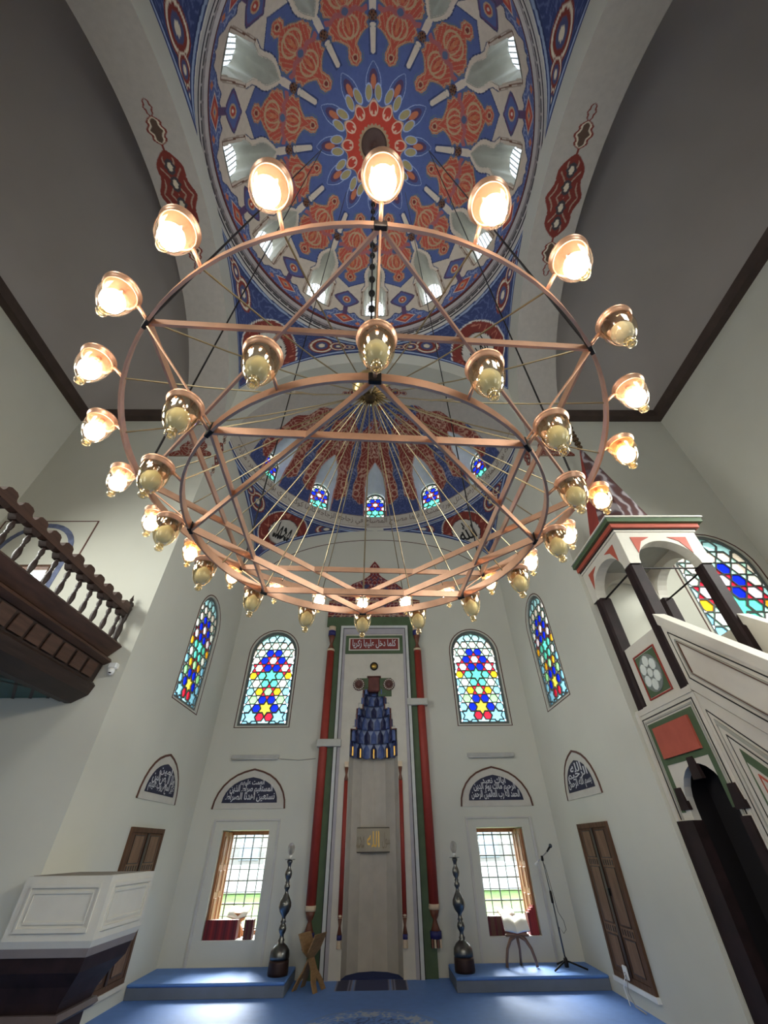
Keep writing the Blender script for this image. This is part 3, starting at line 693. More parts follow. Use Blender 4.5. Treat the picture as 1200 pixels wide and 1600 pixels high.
# ------------------------------------------------------------------ half dome over the alcove
SD_AZ = [math.radians(q) for q in (-60, -30, 0, 30, 60)]
def sd_half(el):
    e = np.asarray(el, float)
    w = np.interp(e, [9.5, 28, 34, 38, 41, 43.5], [0.345, 0.335, 0.29, 0.2, 0.1, 0.0]); return np.where((e < 9.5) | (e > 43.5), -1, w)
def sd_pt(az, el, k=1.0):
    return np.stack([SDR*np.cos(el)*np.sin(az), SDY+SDR*np.cos(el)*np.cos(az), SDZ+SDH*np.sin(el)], -1)
def build_half_dome():
    nu, nv = 540, 220
    az = np.linspace(-90, 90, nu); el = np.linspace(0, 90, nv)
    A, E_ = [q.ravel() for q in np.meshgrid(az, el, indexing='ij')]
    V = sd_pt(np.radians(A), np.radians(E_)); V[:, 2] = V[:, 2]
    a = (A+15) % 30-15; r = SDR*np.cos(np.radians(E_)); xw = np.radians(a)*r; xm = np.radians(15-np.abs(a))*r; y = E_*0.056
    P = Paint(len(A), PLAST*0.95)
    fan = V[:, 1] > 6.98+0.05*np.sin(V[:, 0]*9)
    Q = Paint(len(A), DRED*1.0)
    cu = curls(np.abs(xm), y, 13, 0.4, 0.17)
    Q.put(cu, lin((190, 150, 130)), 0.85)
    stem = np.interp(E_, [10, 18, 22, 30, 36, 40, 48, 56, 66], [0.42, 0.34, 0.10, 0.09, 0.17, 0.1, 0.16, 0.07, 0.05])
    Q.put(np.abs(xm) < stem+0.02, lin((176, 140, 120))); Q.put(np.abs(xm) < stem, DBLUE); Q.put((np.abs(xm) < stem) & curls(xm, y, 22, 0.9, 0.15), lin((118, 126, 160)))
    for cy_ in (24.5, 28.5):
        for cx_ in (0.21,):
            q = ell_d(np.abs(xm), E_, cx_, cy_, 0.11, 2.2); Q.put((q > 0.75) & (q < 1), lin((196, 160, 140)))
    Q.put((E_ > 46) & (xw**2*8+((E_-50)/10)**2 < 0.4) & curls(xw, y, 20, 0.3, 0.2), lin((196, 160, 140)))
    base = E_ < 16.5+2.2*np.abs(np.cos(xm*6)); Q.put(base, DBLUE); Q.put(base & curls(xm, y, 20, 0.0, 0.16), lin((80, 92, 140)))
    Q.put(E_ > 64+4*np.cos(np.radians(A)*12), DBLUE*1.15); Q.put((E_ > 62) & curls(V[:, 0], V[:, 1], 14, 0.2, 0.14), lin((130, 136, 168))); Q.put((E_ > 72) & (np.sin(V[:, 0]*9)*np.sin(V[:, 1]*9) > 0.6), DRED)
    P.c = np.where(fan[:, None], Q.c, P.c)
    # window margins
    hw = np.interp(E_, [9, 28, 34, 38, 41, 43.5, 46], [0.345, 0.335, 0.29, 0.2, 0.1, 0.0, -0.2])
    aw = np.abs(A) < 76
    P.put((np.abs(xw) < hw+0.035) & (E_ > 10) & (E_ < 45) & aw & (np.abs(A) < 68), lin((176, 120, 105)))
    # inscription band
    ib = E_ < 10.3; P.put(ib, lin((190, 182, 172))); P.put((np.abs(E_-10.2) < 0.22) | (np.abs(E_-2.6) < 0.25), lin((118, 104, 98))); P.put((E_ < 1.6), DBLUE); P.put((E_ < 2.3) & (E_ > 1.6), WHT)
    F = grid_faces(nu, nv)
    open_ = (np.abs(xw) < sd_half(E_)) & (np.abs(A) < 74)
    F = F[~open_[F].all(1)]
    o = link('ceiling_half_dome', mesh('half_dome', V, F, True, P.c), M_PAINT, kind='structure', label='red and blue painted half dome with five stained windows')
    # red crest at the crown, on the plain strip
    nx = 90; gx, gy = [q.ravel() for q in np.meshgrid(np.linspace(-1.0, 1.0, nx), np.linspace(-0.26, 0.26, 40), indexing='ij')]
    ins = np.maximum.reduce([1-ell_d(np.abs(gx), gy, 0.28, 0, 0.26, 0.22), 1-ell_d(np.abs(gx), gy, 0.62, 0, 0.16, 0.13), 1-ell_d(np.abs(gx), gy, 0.86, 0, 0.1, 0.07), 1-ell_d(gx, gy, 0, 0, 0.12, 0.2)])
    P = Paint(len(gx), DRED); P.put((ins > 0.2) & (ins < 0.5), lin((176, 150, 136))); P.put(ins > 0.75, lin((80, 84, 110)))
    yy = 6.62+gy; zz = SDZ+SDH*np.sqrt(np.maximum(1-(gx/SDR)**2-((yy-SDY)/SDR)**2, 0))-0.006
    F = grid_faces(nx, 40); keep = ins > 0; F = F[keep[F].all(1)]
    link('crest', mesh('crest', np.stack([gx, yy, zz], 1), F, True, P.c), M_PAINT, o)
    # the inscription runs round the band
    s = 'الله نور السماوات والارض مثل نوره كمشكاة فيها مصباح المصباح في زجاجة الزجاجة كانها كوكب دري يوقد من شجرة مباركة'.replace('ة', 'ه')
    v, f = text_mesh(s, True, 0.0); pts = []
    for p in v:
        q = sd_pt(np.radians(-84+168*p[0]), np.radians(3.6+5.6*p[1])); c = Vector((0, SDY, SDZ)); q = Vector(q); q += (c-q).normalized()*0.008; pts.append(q[:])
    link('lettering', mesh('lettering', pts, f), mat('brown_ink', (96, 80, 74), 0.8), o)
build_half_dome()

# ------------------------------------------------------------------ stained glass
GC = {'c': (176, 226, 228), 'w': (242, 240, 226), 'b': (20, 40, 225), 'a': (60, 190, 235), 'r': (214, 40, 60), 'p': (250, 225, 232), 'g': (96, 214, 180), 'l': (160, 230, 150),
      'o': (250, 176, 40), 'y': (255, 214, 70), 't': (182, 228, 206), 'k': (140, 206, 232), 'e': (228, 212, 192)}
for k_, c_ in GC.items(): pane_mat('glass_'+k_, c_)
# per row: (star, inner hexagon of the star or None, hexagons near the axis -> outwards)
ROWS = {0: ('c', None, 'ccc'), 1: ('t', 'e', 'ee'), 2: ('t', 'e', 'bbe'), 3: ('r', 'p', 'bww'), 4: ('r', 'p', 'bbc'), 5: ('g', None, 'goo'), 6: ('t', 'w', 'ggk'), 7: ('r', 'l', 'okk'),
        8: ('w', 'l', 'bbk'), 9: ('y', None, 'bkk'), 10: ('k', None, 'rrk'), 11: ('c', None, 'kk'), 12: ('w', 'l', 'bbk')}
def clip_poly(p, q):
    """clip polygon p by convex counter-clockwise polygon q"""
    out = p
    for i in range(len(q)):
        a, b = q[i], q[(i+1) % len(q)]; inp, out = out, []
        if abs(a[0]-b[0])+abs(a[1]-b[1]) < 1e-9: out = inp; continue
        sd = lambda t: (b[0]-a[0])*(t[1]-a[1])-(b[1]-a[1])*(t[0]-a[0])
        for j in range(len(inp)):
            s, e = inp[j-1], inp[j]; ds, de = sd(s), sd(e)
            if de >= 0:
                if ds < 0: k = ds/(ds-de); out.append((s[0]+(e[0]-s[0])*k, s[1]+(e[1]-s[1])*k))
                out.append(e)
            elif ds >= 0: k = ds/(ds-de); out.append((s[0]+(e[0]-s[0])*k, s[1]+(e[1]-s[1])*k))
        if not out: return []
    return out
def area(p): return 0.5*sum(p[i-1][0]*p[i][1]-p[i][0]*p[i-1][1] for i in range(len(p)))
def cell(kind, cx, cz, d, k=1.0):
    if kind == 'h': return [(cx+k*d/2*math.cos(PI/3*i), cz+k*d/2*math.sin(PI/3*i)) for i in range(6)]
    return [(cx+k*d*(0.5 if i % 2 == 0 else 0.866)*math.cos(PI/6*i), cz+k*d*(0.5 if i % 2 == 0 else 0.866)*math.sin(PI/6*i)) for i in range(12)]
_PM = {}
def stained(name, outline, cx, ztop, fn, d, depth, label, row0=0, border=True, center=None, parent_kind='structure'):
    """outline: convex window outline in (a,z); panes are separate pieces set into a gypsum lattice"""
    W = thing(name, label, None, (0, 0, 0), kind=parent_kind)
    cxx = sum(p[0] for p in outline)/len(outline); zz = sum(p[1] for p in outline)/len(outline)
    zmin = min(p[1] for p in outline); zmax = max(p[1] for p in outline); wid = max(p[0] for p in outline)-min(p[0] for p in outline)
    inner = scale_pts(outline, (cx, (zmin+zmax)/2), 1-0.11/wid, 1-0.10/(zmax-zmin))
    lat = MB()
    # flat border between outline and pattern
    n = len(outline)
    if border:
        lat.add([fn(a, z, depth-0.012) for a, z in outline]+[fn(a, z, depth-0.012) for a, z in inner]+[fn(a, z, depth+0.03) for a, z in inner],
                [(i, (i+1) % n, n+(i+1) % n, n+i) for i in range(n)]+[(n+i, n+(i+1) % n, 2*n+(i+1) % n, 2*n+i) for i in range(n)])
    h = d*0.866; nrow = int((zmax-zmin)/h)+2; ncol = int(wid/d)+2
    for j in range(-1, nrow+1):
        z = ztop-j*h
        R = ROWS[min(max(j+row0, 0), 12)]
        odd = (j+row0) % 2
        for i in range(-ncol, ncol+1):
            x = (i if odd else i+0.5); star = (round(x*2) % 6 == (0 if odd else 3))
            kind = 's' if star else 'h'; full = cell(kind, cx+x*d, z, d)
            c = clip_poly(full, inner)
            if len(c) < 3 or area(c) < 0.06*d*d: continue
            whole = abs(area(c)-area(full)) < 1e-6
            ax = abs(x); hx = R[2]; col = R[0] if star else hx[min(int(ax) if not odd else int(ax)-1, len(hx)-1)]
            if kind == 'h' and not odd: col = hx[min(int(ax), len(hx)-1)]
            pieces = [(c, col, 0.83, True)]
            if star and R[1]:
                hx6 = clip_poly(cell('h', cx+x*d, z, d), inner); pieces = []
                if len(hx6) >= 3 and area(hx6) > 0.04*d*d: pieces.append((hx6, R[1], 0.88, False))
                for q in range(6):
                    tri3 = [(cx+x*d+r_*d*math.cos(t_), z+r_*d*math.sin(t_)) for r_, t_ in ((0.5, PI/3*q), (0.866, PI/3*q+PI/6), (0.5, PI/3*(q+1)))]
                    tc_ = clip_poly(tri3, inner)
                    if len(tc_) >= 3 and area(tc_) > 0.01*d*d: pieces.append((tc_, col, 0.84, False))
            for pc, pcol, k, can_share in pieces:
                gx = sum(p[0] for p in pc)/len(pc); gz = sum(p[1] for p in pc)/len(pc)
                sh = [(gx+(a-gx)*k, gz+(b-gz)*k) for a, b in pc]; m = len(pc)
                lat.add([fn(a, b, depth-0.012) for a, b in pc]+[fn(a, b, depth-0.012) for a, b in sh]+[fn(a, b, depth+0.02) for a, b in sh],
                        [(q, (q+1) % m, m+(q+1) % m, m+q) for q in range(m)]+[(m+q, m+(q+1) % m, 2*m+(q+1) % m, 2*m+q) for q in range(m)])
                key = (kind, round(d, 4), pcol) if whole and can_share and fn is f_back else None
                o0 = Vector(fn(gx, gz, depth))
                if key and key in _PM: me = _PM[key]
                else:
                    tri = tessellate_polygon([[Vector((a, b, 0)) for a, b in sh]])
                    me = mesh('pane', [Vector(fn(a, b, depth))-o0 for a, b in sh], tri)
                    if key: _PM[key] = me
                link('pane', me, MATS['glass_'+pcol], W, loc=o0)
    lat.ob('lattice', M_LATT, W)
    return W
def line_frame(outline, fn, W, w=0.022):
    b = MB(); ribbon(b, outline, fn, w, -0.006, 0.0); b.ob('painted_border', M_LINE, W)
def build_stained():
    d = 0.205
    for s in (-1, 1):
        side = 'beside the gallery side' if s < 0 else 'beside the microphone'
        W = stained('window_%d' % (1 if s < 0 else 2), sg(s*SG_X), s*SG_X, SG_Z0+SG_H-0.10-d*0.866*0.55, f_back, d, 0.05,
                    'arched stained glass window on the mihrab wall, '+('left' if s < 0 else 'right')+' of the mihrab')
        line_frame(shift(arch_pts(SG_W+0.03, SG_H+0.02, SG_R+0.02, 16), s*SG_X, SG_Z0-0.01), f_back, W)
        fn = f_left if s < 0 else f_right
        o = sg(7.9); o = o if True else o
        W = stained('window_%d' % (3 if s < 0 else 4), o, 7.9, SG_Z0+SG_H-0.10-d*0.866*0.55, fn, d, 0.05,
                    'arched stained glass window on the '+('left' if s < 0 else 'right')+' side wall of the alcove')
        line_frame(shift(arch_pts(SG_W+0.03, SG_H+0.02, SG_R+0.02, 16), 7.9, SG_Z0-0.01), fn, W)
    # hall window behind the minbar
    hw = shift(arch_pts(1.36, 2.0, 0.66, 14), 5.88, 3.86)
    W = stained('window_5', hw, 5.88, 3.86+2.0-0.22, f_front, 0.265, 0.04, 'large stained glass window behind the minbar', row0=0)
    line_frame(shift(arch_pts(1.46, 2.05, 0.7, 14), 5.88, 3.835), f_front, W)
    # five windows of the half dome
    for k, az in enumerate(SD_AZ):
        R_ = Matrix.Rotation(-az, 3, 'Z')
        def fn(a, z, d_, R_=R_):
            p = R_ @ Vector((a, SDR+0.06+d_, 0)); return (p.x, SDY+p.y, z)
        zb = SDZ+SDH*math.sin(math.radians(9.5)); zt = zb+1.08
        ol = shift(arch_pts(0.66, 1.08, 0.33, 12), 0, zb)
        W = stained('window_%d' % (30+k), ol, 0.0, zt-0.14, fn, 0.19, 0.0, 'small stained glass window in the half dome', row0=1)
        # reveal from the painted shell to the glass
        els = np.concatenate([np.linspace(9.5, 28, 6), np.linspace(31, 43.5, 8)]); hws = np.maximum(sd_half(els), 0); hws[-1] = 0
        o1 = [(-h, e) for h, e in zip(hws, els)]+[(h, e) for h, e in zip(hws[::-1][1:], els[::-1][1:])]
        def front(x, e):
            rr = SDR*math.cos(math.radians(e)); p = R_ @ Vector((x*1.03, math.sqrt(max(rr*rr-x*x, 0))-0.01, 0)); return (p.x, SDY+p.y, SDZ+SDH*math.sin(math.radians(e)))
        def back(x, e):
            z = SDZ+SDH*math.sin(math.radians(e)); zc = zt-0.33
            if z > zc: # follow the glass arch
                t = min(1.0, (z-zc)/(SDZ+SDH*math.sin(math.radians(43.5))-zc)); ang = t*PI/2
                xx = math.copysign(0.33*math.cos(ang), x) if x else 0; z = zc+0.33*math.sin(ang)
            else: xx = math.copysign(0.33, x)
            return fn(xx, z, 0.02)
        n = len(o1); b = MB()
        b.add([front(x, e) for x, e in o1]+[back(x, e) for x, e in o1], [(i, (i+1) % n, n+(i+1) % n, n+i) for i in range(n)])
        b.ob('reveal', mat('pale_reveal', (206, 212, 216), 0.8), W, True)
build_stained()

# ------------------------------------------------------------------ lower windows of the mihrab wall
def build_lower_windows():
    m_wood = mat('honey_wood', (150, 98, 62), 0.45, noise=0.2, scale=5, wood=(4, 4, 1))
    m_bar = mat('grey_iron_grille', (92, 92, 94), 0.5, 0.4)
    m_cl = glass_mat('window_glass', (0.93, 0.96, 0.96), 0.02)
    for s in (-1, 1):
        W = thing('window_%d' % (6 if s < 0 else 7), 'lower grilled window '+('left' if s < 0 else 'right')+' of the mihrab', None, kind='structure')
        x0, x1 = s*WIN_X-WIN_W/2, s*WIN_X+WIN_W/2
        yo = YB+0.62
        b = MB(); t = 0.06
        b.box(x0, x0+t, yo-0.06, yo, WIN_Z0, WIN_Z1); b.box(x1-t, x1, yo-0.06, yo, WIN_Z0, WIN_Z1)
        b.box(x0+t, x1-t, yo-0.06, yo, WIN_Z1-t, WIN_Z1); b.box(x0+t, x1-t, yo-0.06, yo, WIN_Z0, WIN_Z0+t); b.ob('window_frame', m_wood, W)
        # iron grille outside: every bar a piece
        for i in range(5):
            x = x0+(x1-x0)*(i+0.5)/5; MB().tube([(x, YB+0.72, WIN_Z0), (x, YB+0.72, WIN_Z1)], 0.013 if i % 2 == 0 else 0.009, 6).ob('grille_bar', m_bar, W)
        for j in range(9):
            z = WIN_Z0+(WIN_Z1-WIN_Z0)*(j+0.4)/9; MB().tube([(x0, YB+0.74, z), (x1, YB+0.74, z)], 0.013 if j % 2 == 0 else 0.008, 6).ob('grille_bar', m_bar, W)
        MB().box(x0+t, x1-t, yo-0.035, yo-0.03, WIN_Z0+t, WIN_Z1-t).ob('pane', m_cl, W)
        MB().bbox(x0+0.002, x1-0.002, YB+0.005, yo-0.06, WIN_Z0-0.04, WIN_Z0+0.006, 0.004).ob('window_sill', M_WHITE, W)
        # folded shutters against the outer reveal
        xo = x0 if s < 0 else x1
        for q, (ya, yb_) in enumerate(((YB+0.06, YB+0.30), (YB+0.32, YB+0.55))):
            sh = MB(); a, c = sorted((xo+s*-0.006, xo+s*-0.05)); sh.bbox(a, c, ya, yb_, WIN_Z0+0.02, WIN_Z1-0.02, 0.005); so_ = sh.ob('shutter', m_wood, W)
            for za, zb in ((0.08, 0.5), (0.58, 0.86), (0.94, 1.34)):
                pn = MB(); a2, c2 = sorted((xo+s*-0.05, xo+s*-0.062)); pn.bbox(a2, c2, ya+0.05, yb_-0.05, WIN_Z0+za, WIN_Z0+zb, 0.005); pn.ob('shutter_panel', m_wood, so_)
        # plaster surround
        b = MB(); ribbon(b, rect_pts(x0-0.17, x1+0.17, WIN_Z0-0.3, 2.02), f_back, 0.05, -0.02, 0.0); b.ob('surround', mat('surround_plaster', (196, 192, 186), 0.8), W)
build_lower_windows()

# ------------------------------------------------------------------ lunettes with lettering
def lunette_pts(w, h, n=14):
    p = [(-w/2, 0), (w/2, 0)]
    for i in range(n+1):
        t = i/n
        a = PI/2*min(1, 2*t) if t <= 0.5 else PI/2*min(1, 2*(1-t))
        x = w/2*math.cos(a)**0.9 if a < PI/2-1e-6 else 0; z = h*(0.9*math.sin(a)+0.1*(1-math.cos(a)**0.55)) if a > 0 else 0
        p.append((x if t <= 0.5 else -x, z))
    return p[:2]+p[3:-1]
M_NAVY = mat('navy_enamel', (34, 36, 62), 0.5, noise=0.12)
M_LETW = mat('pale_lettering', (205, 204, 208), 0.6)
def build_lunettes():
    T = {('b', -1): ('نستعين اهدنا الصراط', 'المستقيم صراط الذين', 'انعمت عليهم'), ('b', 1): ('الحمد لله رب العالمين الرحمن', 'الرحيم مالك يوم الدين', 'اياك نعبد'),
         ('s', -1): ('غير المغضوب عليهم', 'ولا الضالين', 'امين'), ('s', 1): ('بسم الله الرحمن', 'الرحيم', 'الله')}
    for (k, s), (l1, l2, l3) in T.items():
        cx = s*2.425 if k == 'b' else 7.885; fn = f_back if k == 'b' else (f_left if s < 0 else f_right)
        mirror = -1 if (k == 's' and s > 0) else 1
        fm = (lambda a, z, d, fn=fn, cx=cx, m=mirror: fn(cx+(a-cx)*m, z, d))
        if k == 'b': lb = 'pointed blue lettered lunette over the window '+('left' if s < 0 else 'right')+' of the mihrab'
        else: lb = 'pointed blue lettered lunette above the '+('cupboard behind the stone pulpit' if s < 0 else 'tall wooden cupboard near the minbar')
        t = thing('inscription_lunette', lb, 'inscription', group='lettered lunettes')
        z0 = 2.19
        b = MB(); ol = shift(lunette_pts(1.40, 0.65), cx, z0); m_s = mat('lunette_plaster', (196, 190, 180), 0.8)
        b.prism(shift(lunette_pts(1.36, 0.63), cx, z0), fm, -0.012, -0.001); b.ob('surround', m_s, t)
        b = MB(); ribbon(b, ol[1:]+ol[:1], fm, 0.03, -0.016, -0.001, False); b.ob('painted_border', M_LINE, t)
        b = MB(); b.prism(shift(lunette_pts(1.08, 0.42), cx, z0+0.095), fm, -0.017, -0.012); b.ob('panel', M_NAVY, t)
        for s_, xa, za, zb in ((l1, 0.48, 0.108, 0.265), (l2, 0.42, 0.215, 0.39), (l3, 0.24, 0.345, 0.475)):
            lettering('lettering', s_, fm, cx-xa, cx+xa, z0+za, z0+zb, -0.0195, M_LETW, t, 0.02)
build_lunettes()

# ------------------------------------------------------------------ fluorescent fixtures on the mihrab wall
for s in (-1, 1):
    t = thing('fluorescent_fixture', 'thin grey strip light on the wall '+('left' if s < 0 else 'right')+' of the mihrab', 'strip light', (s*2.45, YB, 3.04), group='strip lights on the mihrab wall')
    MB().bbox(-0.49, 0.49, -0.05, 0, -0.02, 0.05, 0.008).ob('housing', mat('grey_housing', (176, 174, 170), 0.5), t)
    MB().lathe([(0.013, -0.47), (0.013, 0.47)], 10, (0, -0.05, -0.028), 'x').ob('tube', mat('unlit_tube', (190, 188, 184), 0.3), t, True)
MB().tube([(-1.95, YB-0.01, 3.02), (-1.55, YB-0.01, 2.99), (-1.2, YB-0.01, 3.02)], 0.006).ob('wall_cable', M_GREYM, label='thin grey cable from the strip light to the mihrab frame', cat='cable')

# ------------------------------------------------------------------ mihrab
def build_mihrab():
    T = thing('mihrab', 'tall mihrab niche with red and green frame and blue stalactite hood', 'mihrab', (0, YB, 0))
    fm = lambda a, z, d: (a, d, z)      # local: d=0 wall plane, negative towards the room
    steps = [(-0.5, 0), (-0.5, 3.54), (-0.37, 3.54), (-0.37, 3.95), (-0.24, 3.95), (-0.24, 4.34), (-0.15, 4.34), (-0.15, 4.64)]
    stp = steps+[(-x, z) for x, z in reversed(steps)]
    outer = [(-0.7, 0)]+stp+[(0.7, 0), (0.7, 5.66), (-0.7, 5.66)]
    b = MB(); b.prism(outer, fm, -0.08, -0.001); b.ob('front_panel', M_CREAM, T)
    # line around the stepped opening
    b = MB(); ribbon(b, [p for p in stp if p[1] > 2.9 or True][1:-1], fm, 0.03, -0.088, -0.08, False); b.ob('opening_border', mat('brick_red_line', (88, 40, 34), 0.6), T)
    # niche: five-sided shaft
    n = 7; pts = [(0.5*math.cos(PI*i/(n-1)), 0.52*math.sin(PI*i/(n-1))) for i in range(n)]
    for i in range(n-1):
        (xa, ya), (xb, yb_) = pts[i], pts[i+1]
        MB().add([(xa, ya-0.02, 0), (xb, yb_-0.02, 0), (xb, yb_-0.02, 4.72), (xa, ya-0.02, 4.72), (xa*1.04, ya*1.06, 0), (xb*1.04, yb_*1.06, 0), (xb*1.04, yb_*1.06, 4.72), (xa*1.04, ya*1.06, 4.72)],
                 [(0, 1, 2, 3), (7, 6, 5, 4), (0, 4, 5, 1), (3, 2, 6, 7), (1, 5, 6, 2), (0, 3, 7, 4)]).ob('niche_facet', mat('niche_plaster', (196, 188, 176), 0.75), T)
    MB().prism([(0.56, -0.02)]+[(x*1.1, y*1.1) for x, y in pts]+[(-0.56, -0.02)], lambda a, b_, d: (a, b_, d), 4.70, 4.76).ob('niche_cap', M_CREAM, T)
    # mouldings left and right, top
    def jamb(name, xa, xb, da, db, z0, z1, m):
        for s in (-1, 1):
            a, c = sorted((s*xa, s*xb)); MB().box(a, c, da, db, z0, z1).ob(name, m, T)
    jamb('moulding', 0.70, 0.76, -0.10, -0.001, 0, 5.80, mat('lilac_grey', (170, 164, 168), 0.7))
    jamb('dark_fillet', 0.76, 0.775, -0.085, -0.001, 0, 5.815, M_BLACK)
    jamb('moulding', 0.775, 0.835, -0.12, -0.001, 0, 5.875, mat('pale_moulding', (200, 200, 196), 0.6))
    jamb('dark_fillet', 0.835, 0.85, -0.09, -0.001, 0, 5.89, M_BLACK)
    jamb('green_band', 0.85, 1.06, -0.06, -0.001, 0, 5.889, M_GREEN)
    for x, z0, z1, d, m, nm in ((0.70, 5.66, 5.80, -0.10, mat('lilac_grey', (170, 164, 168)), 'moulding'), (0.76, 5.80, 5.815, -0.085, M_BLACK, 'dark_fillet'),
                                (0.775, 5.815, 5.875, -0.12, mat('pale_moulding', (200, 200, 196)), 'moulding'), (0.835, 5.875, 5.89, -0.09, M_BLACK, 'dark_fillet'), (0.85, 5.89, 6.14, -0.06, M_GREEN, 'green_band')):
        MB().box(-x if x < 0.84 or nm != 'green_band' else -1.2, x if nm != 'green_band' else 1.2, d, -0.001, z0, z1).ob(nm, m, T)
    # red columns with vase capitals and feet
    m_vase = mat('vase_paint', (112, 66, 50), 0.4, noise=0.2)
    m_nb = mat('indigo_paint', (48, 46, 104), 0.5)
    m_ivory = mat('ivory_band', (214, 190, 160), 0.4)
    for s in (-1, 1):
        x = s*1.055
        o = MB().lathe([(0.085, 0.84), (0.085, 5.26)], 18, (x, -0.07, 0)).ob('column', M_RED, T, True)
        MB().lathe([(0.09, 0.78), (0.095, 0.80), (0.09, 0.85)], 18, (x, -0.07, 0)).ob('ring', m_ivory, o, True)
        MB().lathe([(0.085, 0.52), (0.05, 0.6), (0.03, 0.66), (0.06, 0.7), (0.085, 0.78)], 18, (x, -0.07, 0)).ob('foot', m_vase, o, True)
        MB().lathe([(0.095, 0.44), (0.095, 0.53)], 18, (x, -0.07, 0)).ob('ring', m_nb, o, True)
        for q in range(4): MB().box(x-0.085+q*0.045, x-0.055+q*0.045, -0.15, -0.06, 0.34, 0.44).ob('foot_leg', m_ivory if q % 2 else m_vase, o)
        MB().lathe([(0.09, 5.24), (0.095, 5.26), (0.09, 5.29)], 18, (x, -0.07, 0)).ob('ring', m_ivory, o, True)
        MB().lathe([(0.085, 5.29), (0.06, 5.34), (0.03, 5.42), (0.05, 5.5), (0.085, 5.62)], 18, (x, -0.07, 0)).ob('capital', m_vase, o, True)
        MB().lathe([(0.09, 5.62), (0.09, 5.75)], 18, (x, -0.07, 0)).ob('ring', m_nb, o, True)
        MB().lathe([(0.09, 5.75), (0.09, 5.86)], 18, (x, -0.07, 0)).ob('ring', m_ivory, o, True)
        # thin colonettes at the mouth of the niche
        x = s*0.545
        o = MB().lathe([(0.038, 0.7), (0.038, 2.62)], 14, (x, -0.09, 0)).ob('colonette', M_RED, T, True)
        MB().lathe([(0.03, 0.69), (0.036, 0.72), (0.03, 0.75)], 12, (x, -0.095, 0)).ob('ring', m_ivory, o, True)
        MB().lathe([(0.04, 0.5), (0.018, 0.6), (0.036, 0.69)], 12, (x, -0.09, 0)).ob('foot', m_vase, o, True)
        MB().lathe([(0.042, 0.44), (0.042, 0.5)], 12, (x, -0.09, 0)).ob('ring', m_nb, o, True)
        MB().lathe([(0.04, 0.34), (0.04, 0.44)], 8, (x, -0.09, 0)).ob('foot_leg', m_ivory, o)
        MB().lathe([(0.034, 2.62), (0.04, 2.64), (0.02, 2.72), (0.04, 2.84)], 12, (x, -0.09, 0)).ob('capital', m_vase, o, True)
        MB().box(x-0.04, x+0.04, -0.14, -0.08, 2.85, 2.94).ob('ring', m_ivory, o)
        # clamp strips over the columns
    MB().bbox(-1.19, -0.68, -0.17, -0.02, 3.21, 3.35, 0.01).ob('pale_strip', mat('pale_tape', (186, 184, 176), 0.5), T)
    MB().bbox(0.74, 1.2, -0.17, -0.02, 4.0, 4.14, 0.01).ob('pale_strip', mat('pale_tape', (186, 184, 176)), T)
    # lettered panel
    MB().bbox(-0.70, 0.70, -0.11, -0.08, 5.17, 5.62, 0.008).ob('inscription_frame', M_GREEN, T)
    MB().bbox(-0.62, 0.62, -0.125, -0.11, 5.24, 5.55, 0.004).ob('inscription_panel', M_CREAM, T)
    p = MB().box(-0.585, 0.585, -0.131, -0.124, 5.265, 5.525).ob('inscription_ground', mat('maroon_ground', (122, 44, 40), 0.6), T)
    lettering('lettering', 'كلما دخل عليها زكريا', lambda a, z, d: (a, d, z), -0.53, 0.53, 5.285, 5.505, -0.1345, M_LETW, p, 0.02)
    # crest painted above
    nx, nz = 150, 120; gx, gz = [q.ravel() for q in np.meshgrid(np.linspace(-1.22, 1.22, nx), np.linspace(6.14, 7.86, nz), indexing='ij')]
    half = np.interp(gz, [6.14, 6.62, 6.66, 6.8, 7.0, 7.1, 7.13, 7.24, 7.34, 7.42, 7.52, 7.58, 7.64, 7.74, 7.86], [1.2, 1.2, 0.95, 0.9, 0.74, 0.62, 0.60, 0.34, 0.2, 0.12, 0.11, 0.17, 0.15, 0.09, 0.0])
    P = Paint(len(gx), lin((118, 44, 44))); P.put((half-np.abs(gx) > 0.05) & curls(np.abs(gx), gz, 14, 0.2, 0.2), lin((176, 140, 132))); P.put((half-np.abs(gx) > 0.05) & (curls(np.abs(gx), gz, 11, 1.9, 0.12)), lin((70, 66, 96)))
    P.put((np.abs(gz-6.58) < 0.012) | (np.abs(gz-6.2) < 0.012), SAND)
    keep = np.abs(gx) <= half+0.01; F = grid_faces(nx, nz); F = F[keep[F].all(1)]
    ol = [(float(np.interp(z, gz.reshape(nx, nz)[0], half.reshape(nx, nz)[0])), float(z)) for z in np.linspace(6.14, 7.86, 40)]
    oo = MB(); oo.prism([(x, z) for x, z in ol]+[(-x, z) for x, z in reversed(ol)][1:], fm, -0.028, -0.001); c = oo.ob('crest', mat('crest_red', (118, 44, 44), 0.7), T)
    link('crest_painting', mesh('crest_painting', np.stack([gx, np.full_like(gx, -0.031), gz], 1), F, False, P.c), M_PAINT, c)
    # boss and rosettes
    MB().lathe([(0.001, -0.13), (0.045, -0.12), (0.065, -0.1), (0.07, -0.08)], 20, (0, 0, 4.87), 'y').ob('boss', M_GOLD, T, True)
    MB().lathe([(0.075, -0.1), (0.095, -0.1), (0.095, -0.08), (0.075, -0.08), (0.075, -0.1)], 20, (0, 0, 4.87), 'y').ob('boss_ring', M_BLACK, T)
